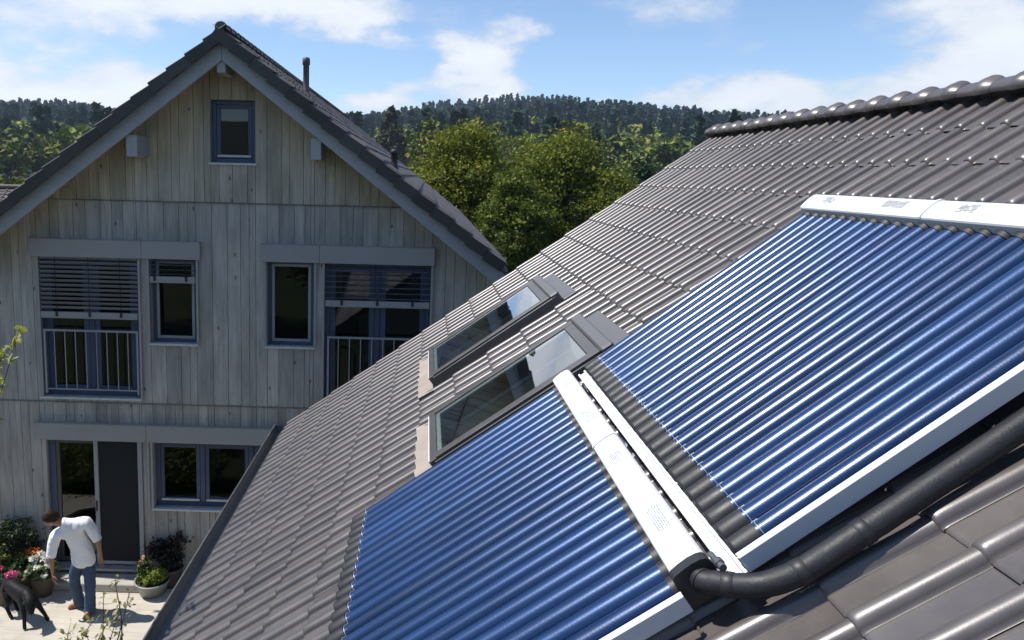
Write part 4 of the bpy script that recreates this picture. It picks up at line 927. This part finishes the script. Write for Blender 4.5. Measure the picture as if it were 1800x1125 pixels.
# head: facing the dog, chin down
hf = Vector((-.62, -.55, -.56)).normalized(); hu = (Vector((-.42, -.28, .86)) - hf * Vector((-.42, -.28, .86)).dot(hf)).normalized(); hr = hf.cross(hu)
H0 = Vector(hd)
def hp(r_, f_, u_): return H0 + hr * r_ + hf * f_ + hu * u_
man = skin('person', body, MT['skin'], None, 2)
tag(man, 'man in white shirt and blue jeans bending down towards the dog', 'person')
def headmesh(n=22, k=28):
    """head profile: skull, brow, nose, mouth and chin pushed out of an ellipsoid"""
    m = MB(); vs = []
    for i in range(n + 1):
        th = math.pi * i / n
        for j in range(k):
            ph = 2 * math.pi * j / k; x = math.sin(th) * math.sin(ph); y = math.sin(th) * math.cos(ph); z = math.cos(th)
            rx, ry, rz = .076, .096, .118
            fz = z * rz; w = 1.0
            if fz < -.02: w = 1 - .34 * min(1, (-.02 - fz) / .095)
            px_, py_ = x * rx * w, y * ry * (1 if y < 0 else (.97 - .03 * z))
            if y > 0:
                c = math.exp(-(px_ / .014) ** 2)
                py_ += .024 * c * math.exp(-((fz + .028) / .016) ** 2) + .012 * c * math.exp(-((fz + .008) / .018) ** 2)      # nose
                py_ += .007 * math.exp(-(px_ / .035) ** 2) * math.exp(-((fz - .014) / .008) ** 2)                          # brow
                py_ -= .010 * (math.exp(-((abs(px_) - .030) / .012) ** 2)) * math.exp(-((fz + .002) / .010) ** 2)             # eye sockets
                py_ += .006 * math.exp(-(px_ / .022) ** 2) * (math.exp(-((fz + .058) / .006) ** 2) + math.exp(-((fz + .072) / .006) ** 2))  # lips
                py_ += .012 * math.exp(-(px_ / .022) ** 2) * math.exp(-((fz + .098) / .014) ** 2)                          # chin
            vs.append(hp(px_, py_, fz))
    m.add(vs, [(i * k + j, i * k + (j + 1) % k, (i + 1) * k + (j + 1) % k, (i + 1) * k + j) for i in range(n) for j in range(k)], True)
    for sd in (-1, 1):                                # ears
        m.lathe([(0, -.006), (.014, -.004), (.017, .0), (.012, .005), (0, .003)], n=12)
        q = m.v[-5 * 12:]; m.v[-5 * 12:] = [tuple(hp(sd * (.074 + p[2] + .003), -.012 + p[0] * .8, -.018 + p[1] * 1.7)) for p in q]
    return m
hm = headmesh().build('head', MT['skin'], man)
m = MB()
for sd in (-1, 1):
    bm = bmesh.new(); bmesh.ops.create_uvsphere(bm, u_segments=10, v_segments=8, radius=.0105)
    for v in bm.verts: v.co = hp(sd * .030 + v.co.x, .0835 + v.co.y * .6, -.002 + v.co.z * .55)
    m.bm(bm, True); bm.free()
m.build('eyes', MT['eye'], hm)
m = MB(); n, k = 14, 30; vs = []                      # hair cap with an uneven rim
for i in range(n + 1):
    for j in range(k):
        ph = 2 * math.pi * j / k; front = max(0, math.cos(ph)); lim = 1.22 + .85 * (1 - front ** .8) + .08 * math.sin(5 * ph); th = lim * i / n
        rr = 1.17 + .035 * math.sin(7 * ph + 3 * th) * math.sin(th) + RNG.normal(0, .012); b = 1 if i < n else .93
        vs.append(hp(math.sin(th) * math.sin(ph) * .079 * rr * b, (math.sin(th) * math.cos(ph) * .098) * rr * b - .004, math.cos(th) * .118 * rr + .002))
m.add(vs, [(i * k + j, i * k + (j + 1) % k, (i + 1) * k + (j + 1) % k, (i + 1) * k + j) for i in range(n) for j in range(k)], True); m.build('hair', MT['hair'], man)
hem = (-8.36, 1.81, .76)
shirt = [[J(hem, .185, .150), J((-8.36, 1.81, .85), .185, .150), J(pel, .182, .145), J(wst, .175, .138), J(rib, .185, .142), J(che, .190, .145), J(lp(che, nkb, .75), .125, .110), J(lp(nkb, nk, .1), .088, .084), J(lp(nkb, nk, .3), .080, .078)],
         [J(che, .190, .145), J(lp(che, sL, .7), .118), J(sL, .100), J(lp(sL, eL, .5), .084), J(lp(sL, eL, .95), .070), J(lp(sL, eL, 1.03), .068)],
         [J(che, .190, .145), J(lp(che, sR, .7), .118), J(sR, .100), J(lp(sR, eR, .5), .084), J(lp(sR, eR, 1.0), .070), J(lp(eR, wR, .08), .068)]]
sh = skin('shirt', shirt, MT['shirt'], man, 3); crease(sh, .010, 7, (1.6, 1.6, .8))
m = MB()                                             # rolled cuffs
for e, d in ((lp(sL, eL, .97), Vector(eL) - Vector(sL)), (lp(sR, eR, 1.02), Vector(eR) - Vector(sR))):
    d.normalize(); m.tube([Vector(e) - d * .02, Vector(e) - d * .015, Vector(e) + d * .022, Vector(e) + d * .026], [.060, .073, .072, .060], 16)
m.build('cuffs', MT['shirt'], sh)
def low(p, z): return (p[0], p[1], z)
trous = [[J(wst, .148, .115), J(pel, .148, .118), J(low(lp(hipL, hipR, .5), .88), .145, .118)],
         [J(low(lp(hipL, hipR, .5), .88), .145, .118), J(low(hipL, .80), .108), J(lp(hipL, kL, .6), .098), J(kL, .084), J(lp(kL, aL, .5), .084), J(low(aL, .08), .088), J(low(aL, .03), .088)],
         [J(low(lp(hipL, hipR, .5), .88), .145, .118), J(low(hipR, .80), .108), J(lp(hipR, kR, .6), .098), J(kR, .084), J(lp(kR, aR, .5), .084), J(low(aR, .08), .088), J(low(aR, .03), .088)]]
tr_ = skin('trousers', trous, MT['jeans'], man, 3); crease(tr_, .007, 8, (1.2, 1.2, 1.5))
for a, t in ((aL, tL), (aR, tR)):
    d = Vector((t[0] - a[0], t[1] - a[1], 0)).normalized(); hx = Vector((a[0], a[1], 0)) - d * .05
    ch = [[J(hx + Vector((0, 0, .042)), .036, .036), J(hx + d * .07 + Vector((0, 0, .046)), .038, .038), J(hx + d * .16 + Vector((0, 0, .036)), .042, .030), J(hx + d * .23 + Vector((0, 0, .030)), .036, .024)]]
    skin('shoe', ch, MT['leather'], man, 2)
# the dog
MT['coat'] = mat('black_dog_coat', (.006, .006, .007), rough=.6, spec=.22, var=.3, scale=20, bump=.4, bscale=70)
MT['nose'] = mat('dark_muzzle', (.03, .02, .018), rough=.35, var=.2)
rump = (-9.55, 1.70, .53); belly = (-9.36, 1.575, .47); ches = (-9.13, 1.43, .455); with_ = (-9.06, 1.385, .50); ngk = (-8.99, 1.33, .49); skl = (-8.935, 1.265, .440)
FLp, FRp, HLp, HRp = (-9.045, 1.25, .03), (-8.80, 1.50, .03), (-9.37, 1.50, .03), (-9.40, 1.70, .03)
dog = [[J(rump, 0.120, 0.137), J((-9.45, 1.635, .49), 0.120, 0.137), J(belly, 0.120, 0.137), J((-9.25, 1.505, .455), 0.132, 0.161), J(ches, 0.132, 0.165), J(with_, 0.104, 0.128), J(ngk, 0.083, 0.091), J(skl, .102, .092), J((-8.905, 1.215, .385), .068, .060), J((-8.885, 1.18, .335), 0.046, 0.041), J((-8.878, 1.165, .315), 0.034, 0.032)],
       [J(rump, 0.120, 0.137), J((-9.66, 1.76, .50), 0.037), J((-9.78, 1.83, .44), 0.027), J((-9.90, 1.88, .43), 0.015)],
       [J(ches, 0.132, 0.165), J((-9.10, 1.345, .38), 0.067), J((-9.065, 1.305, .255), 0.041), J((-9.05, 1.275, .12), 0.029), J((-9.045, 1.262, .045), 0.030), J((-9.02, 1.23, .028), 0.032)],
       [J(ches, 0.132, 0.165), J((-9.00, 1.475, .37), 0.067), J((-8.925, 1.48, .25), 0.041), J((-8.855, 1.49, .13), 0.029), J((-8.815, 1.495, .045), 0.030), J((-8.785, 1.475, .028), 0.032)],
       [J(rump, 0.120, 0.137), J((-9.50, 1.595, .38), 0.085), J((-9.435, 1.535, .27), 0.055), J((-9.475, 1.55, .16), 0.032), J((-9.40, 1.515, .045), 0.028), J((-9.36, 1.49, .026), 0.030)],
       [J(rump, 0.120, 0.137), J((-9.53, 1.775, .38), 0.085), J((-9.45, 1.74, .27), 0.055), J((-9.49, 1.765, .16), 0.032), J((-9.42, 1.72, .045), 0.028), J((-9.38, 1.695, .026), 0.030)]]
dg = skin('dog', dog, MT['coat'], None, 2); tag(dg, 'black short haired dog standing on the terrace with its head lowered', 'dog')
df = Vector((.42, -.52, -.74)).normalized(); dr = df.cross(Vector((0, 0, 1))).normalized()
for sd in (-1, 1):
    b = Vector(skl) + dr * sd * .052 + Vector((0, 0, .038)); m = MB()
    tip = b + dr * sd * .045 + Vector((.01, -.01, -.085)); mid = b + dr * sd * .05 + Vector((0, 0, -.03)); wd = df * .036
    vs = [b - wd * .7, b + wd * .7, mid + wd, mid - wd, tip + wd * .3, tip - wd * .3]; vs += [v + dr * sd * .010 for v in vs]
    m.add(vs, [(0, 1, 2, 3), (3, 2, 4, 5), (6, 7, 8, 9), (9, 8, 10, 11), (0, 6, 9, 3), (3, 9, 11, 5), (1, 7, 8, 2), (2, 8, 10, 4), (4, 10, 11, 5), (0, 1, 7, 6)], True); m.build('ear', MT['coat'], dg)
m = MB(); bm = bmesh.new(); bmesh.ops.create_uvsphere(bm, u_segments=12, v_segments=8, radius=.018)
for v in bm.verts: v.co = v.co + Vector((-8.873, 1.147, .312))
m.bm(bm, True); bm.free(); m.build('nose', MT['nose'], dg)
m = MB()
for sd in (-1, 1):
    bm = bmesh.new(); bmesh.ops.create_uvsphere(bm, u_segments=10, v_segments=6, radius=.009)
    for v in bm.verts: v.co = v.co + Vector(skl) + df * .040 + dr * sd * .034 + Vector((.012, -.022, .034))
    m.bm(bm, True); bm.free()
m.build('eyes', MT['eye'], dg)

# ------------------------------------------------------------------ young trees whose tips reach into the picture
MT['sprig'] = mat('fresh_leaf', (1, 1, 1), rough=.45, spec=.4, var=.12, scale=15, tint=True, trans=.4)
def leaf_shape(m, base, d, up, ln, wd, tint):
    d = Vector(d).normalized(); s = d.cross(Vector(up)).normalized(); u = s.cross(d)
    P = []
    for t, w in ((0, .02), (.2, .7), (.45, 1), (.7, .75), (.9, .3), (1, .0)):
        c = base + d * ln * t - u * ln * .25 * t * t
        P.append((c + s * wd * w * .5 + u * wd * w * .14, c, c - s * wd * w * .5 + u * wd * w * .14))
    vs = [v for r_ in P for v in r_]
    m.add(vs, [f for i in range(5) for f in ((i * 3, i * 3 + 1, i * 3 + 4, i * 3 + 3), (i * 3 + 1, i * 3 + 2, i * 3 + 5, i * 3 + 4))], True, tint=tint)
def sapling(base, tips, label, seed, cols, leaf, spread):
    rg = np.random.default_rng(seed); root = empty('young_tree', base, 0, label, 'tree', 'young trees at the edge of the terrace'); b = Vector(base)
    st = MB(); lf = MB(); tp = sum((Vector(t) for t in tips), Vector()) / len(tips) - b
    trunk = catmull([(0, 0, -.2), (.02, .03, tp.z * .35), (tp.x * .25, tp.y * .25, tp.z * .62), (tp.x * .55, tp.y * .55, tp.z * .86)], 6)
    st.tube(trunk, list(np.linspace(.035, .010, len(trunk))), 8)
    for t in tips:
        e = Vector(t) - b; s = trunk[-1 - int(rg.integers(0, 5))]; mid = (s + e) / 2 + Vector(rg.normal(0, .05, 3)) + Vector((0, 0, .04))
        tw = catmull([s, mid, e], 8); st.tube(tw, list(np.linspace(.007, .0018, len(tw))), 5)
        n = len(tw)
        for i in range(n // 3, n):
            for k in range(2 if i < n - 1 else 3):
                d = Vector(rg.normal(0, 1, 3)) + (e - s).normalized() * 1.1 + Vector((0, 0, .2)); p = tw[i] + Vector(rg.normal(0, spread, 3))
                c = cols[int(rg.integers(0, len(cols)))]; f = rg.uniform(.8, 1.2)
                if spread > .005: st.tube([tw[i], p], [.0014, .0008], 4)
                leaf_shape(lf, p, d, Vector(rg.normal(0, .5, 3)) + Vector((0, 0, 1)), leaf * rg.uniform(.6, 1.2), leaf * rg.uniform(.35, .6), tuple(x * f for x in c))
    lf.build('leaves', MT['sprig'], root, False); st.build('trunk', MT['bark'], root, False)
    return root
def at(x, y, d): return tuple(CAM + ray(x, y) * d)
b1 = at(-160, 620, 5.2)
sapling((b1[0], b1[1], 0), [at(34, 578, 5.0), at(22, 606, 5.05), at(2, 625, 5.1), at(-60, 560, 5.0), at(-90, 640, 5.3), at(-150, 540, 5.2), at(-8, 660, 5.15)], 'young tree at the left edge with bright yellow green leaves before the timber wall', 71, [(.42, .40, .06), (.30, .34, .06), (.55, .52, .22), (.22, .28, .05)], .085, .004)
b2 = at(150, 1250, 4.3)
sapling((b2[0], b2[1], 0), [at(182, 1046, 4.2), at(202, 1020, 4.2), at(228, 1042, 4.25), at(165, 1088, 4.2), at(190, 1092, 4.15), at(150, 1110, 4.2), at(120, 1112, 4.2), at(206, 1085, 4.25), at(178, 1120, 4.2), at(105, 1128, 4.2)], 'slender young tree with pale yellow leaves rising in front of the terrace', 72, [(.50, .46, .16), (.42, .42, .12), (.60, .55, .30), (.35, .40, .10)], .036, .016)

# ------------------------------------------------------------------ sky and sun
SUN = Vector((-.525, .034, .85)).normalized()
el = math.asin(SUN.z); az = math.atan2(SUN.x, SUN.y)
W = bpy.data.worlds.new('World'); SC.world = W; W.use_nodes = True; N = W.node_tree.nodes; L = W.node_tree.links; N.clear()
sky = N.new('ShaderNodeTexSky'); sky.sky_type = 'NISHITA'; sky.sun_disc = False; sky.sun_elevation = el; sky.sun_rotation = az; sky.altitude = 300; sky.air_density = .85; sky.dust_density = .12; sky.ozone_density = 3.0
tc = N.new('ShaderNodeTexCoord'); sep = N.new('ShaderNodeSeparateXYZ'); L.new(tc.outputs['Generated'], sep.inputs[0])
def mth(op, a, b=None, c=None, clamp=False):
    n = N.new('ShaderNodeMath'); n.operation = op; n.use_clamp = clamp
    for i, v in enumerate((a, b, c)):
        if v is None: continue
        if isinstance(v, (int, float)): n.inputs[i].default_value = v
        else: L.new(v, n.inputs[i])
    return n.outputs[0]
azn = mth('MULTIPLY', mth('ARCTAN2', sep.outputs[0], sep.outputs[1]), 57.29578); eln = mth('MULTIPLY', mth('ARCSINE', sep.outputs[2]), 57.29578)
# warp the coordinates so that the clouds get ragged edges
mp = N.new('ShaderNodeMapping'); mp.inputs['Scale'].default_value = (1, 1, 2.2); L.new(tc.outputs['Generated'], mp.inputs['Vector'])
def fbm(scale, det, ro, off=0):
    n = N.new('ShaderNodeTexNoise'); n.noise_dimensions = '4D'; n.inputs['W'].default_value = off; n.inputs['Scale'].default_value = scale; n.inputs['Detail'].default_value = det; n.inputs['Roughness'].default_value = ro
    L.new(mp.outputs[0], n.inputs['Vector']); return n.outputs['Fac']
w1 = fbm(7, 7, .62, 1.3); w2 = fbm(7, 7, .62, 8.1); nz = fbm(9, 9, .60, 3.7); nf = fbm(30, 6, .62, 5.5)
azw = mth('ADD', azn, mth('MULTIPLY', mth('SUBTRACT', w1, .5), 16)); elw = mth('ADD', eln, mth('MULTIPLY', mth('SUBTRACT', w2, .5), 8))
def blob(px, py, wx, wy, amp):
    a, e = azel(px, py); sx_ = wx / 1800 * 68; sy_ = wy / 1125 * 44
    dx = mth('DIVIDE', mth('SUBTRACT', azw, a), sx_); dy = mth('DIVIDE', mth('SUBTRACT', elw, e), sy_)
    d2 = mth('ADD', mth('MULTIPLY', dx, dx), mth('MULTIPLY', dy, dy))
    return mth('MULTIPLY', mth('POWER', 2.71828, mth('MULTIPLY', d2, -.7)), amp)
CL = [(330, 0, 330, 34, .95), (640, 30, 90, 34, .55), (150, 25, 150, 30, .5), (40, 170, 190, 45, 1.0), (230, 140, 130, 40, .75), (845, 120, 55, 55, 1.1), (800, 85, 40, 38, .7), (905, 50, 42, 30, .75), (680, 185, 80, 24, .95),
      (850, 175, 80, 18, .6), (1130, 180, 120, 22, .75), (1350, 172, 110, 30, .8), (1160, 15, 120, 38, .65), (1250, 85, 45, 22, .35), (1740, 45, 95, 60, .5), (1690, 130, 110, 34, .5), (1500, 172, 120, 22, .42), (1850, 110, 120, 60, .5), (540, 210, 300, 30, .5), (-200, 120, 260, 80, .7), (2150, 60, 260, 120, .7)]
def blob_ae(a, e, sx_, sy_, amp):
    dx = mth('DIVIDE', mth('SUBTRACT', azw, a), sx_); dy = mth('DIVIDE', mth('SUBTRACT', elw, e), sy_)
    return mth('MULTIPLY', mth('POWER', 2.71828, mth('MULTIPLY', mth('ADD', mth('MULTIPLY', dx, dx), mth('MULTIPLY', dy, dy)), -.7)), amp)
tot = mth('ADD', blob_ae(-9, 17, 6.5, 3, 1.7), blob_ae(14, 18, 9, 3, .5))
for b in CL:
    v = blob(*b); tot = v if tot is None else mth('ADD', tot, v)
# other clouds all round the sky
far = mth('MULTIPLY', mth('SUBTRACT', fbm(2.6, 8, .6, 11.0), .52), 3.2, clamp=True)
front = mth('MULTIPLY', mth('SUBTRACT', mth('ABSOLUTE', azn), 42), .06, clamp=True)
high = mth('MULTIPLY', mth('SUBTRACT', eln, 24), .06, clamp=True)
tot = mth('ADD', tot, mth('MULTIPLY', far, mth('MAXIMUM', front, high)))
dens = mth('ADD', tot, mth('ADD', mth('MULTIPLY', mth('SUBTRACT', nz, .5), 1.9), mth('MULTIPLY', mth('SUBTRACT', nf, .5), .45)))
ss = N.new('ShaderNodeMapRange'); ss.interpolation_type = 'SMOOTHSTEP'; ss.inputs['From Min'].default_value = .15; ss.inputs['From Max'].default_value = 1.05; ss.inputs['To Max'].default_value = .9
L.new(dens, ss.inputs['Value'])
cc = N.new('ShaderNodeMapRange'); cc.inputs['From Min'].default_value = .3; cc.inputs['From Max'].default_value = 1.4; cc.inputs['To Min'].default_value = 4.7; cc.inputs['To Max'].default_value = 6.1; L.new(dens, cc.inputs['Value'])
cv = N.new('ShaderNodeCombineColor'); L.new(mth('MULTIPLY', cc.outputs[0], .97), cv.inputs[0]); L.new(mth('MULTIPLY', cc.outputs[0], 1.0), cv.inputs[1]); L.new(mth('MULTIPLY', cc.outputs[0], 1.05), cv.inputs[2])
mx = N.new('ShaderNodeMix'); mx.data_type = 'RGBA'; L.new(ss.outputs[0], mx.inputs['Factor']); L.new(sky.outputs[0], mx.inputs['A']); L.new(cv.outputs[0], mx.inputs['B'])
bg = N.new('ShaderNodeBackground'); bg.inputs['Strength'].default_value = .12; L.new(mx.outputs['Result'], bg.inputs['Color'])
wo = N.new('ShaderNodeOutputWorld'); L.new(bg.outputs[0], wo.inputs['Surface'])
sl = bpy.data.lights.new('sun', 'SUN'); sl.energy = 4.0; sl.angle = math.radians(.53); sl.color = (1, .955, .88)
so = bpy.data.objects.new('sun', sl); COL.objects.link(so); so.rotation_euler = (-SUN).to_track_quat('-Z', 'Y').to_euler(); so.location = (-30, 0, 40)
SC.view_settings.view_transform = 'Standard'; SC.view_settings.look = 'None'; SC.view_settings.exposure = .55; SC.view_settings.gamma = 1
SC.render.engine = 'CYCLES'; SC.cycles.max_bounces = 8; SC.cycles.transparent_max_bounces = 12; SC.cycles.use_denoising = True; SC.cycles.sample_clamp_indirect = 6
SC.cycles.caustics_reflective = False; SC.cycles.caustics_refractive = False
# ------------------------------------------------------------------ the air between here and the hill
def haze(dens):
    m = bpy.data.materials.new('pale_air'); m.use_nodes = True; N = m.node_tree.nodes; N.clear()
    v = N.new('ShaderNodeVolumePrincipled'); v.inputs['Color'].default_value = (.66, .80, 1, 1); v.inputs['Density'].default_value = dens; v.inputs['Anisotropy'].default_value = .3
    o = N.new('ShaderNodeOutputMaterial'); m.node_tree.links.new(v.outputs[0], o.inputs['Volume'])
    b = MB(); b.box(-1500, 1500, -700, 1500, -3, 175); h = b.build('haze', m); tag(h, kind='stuff')
haze(.00017)
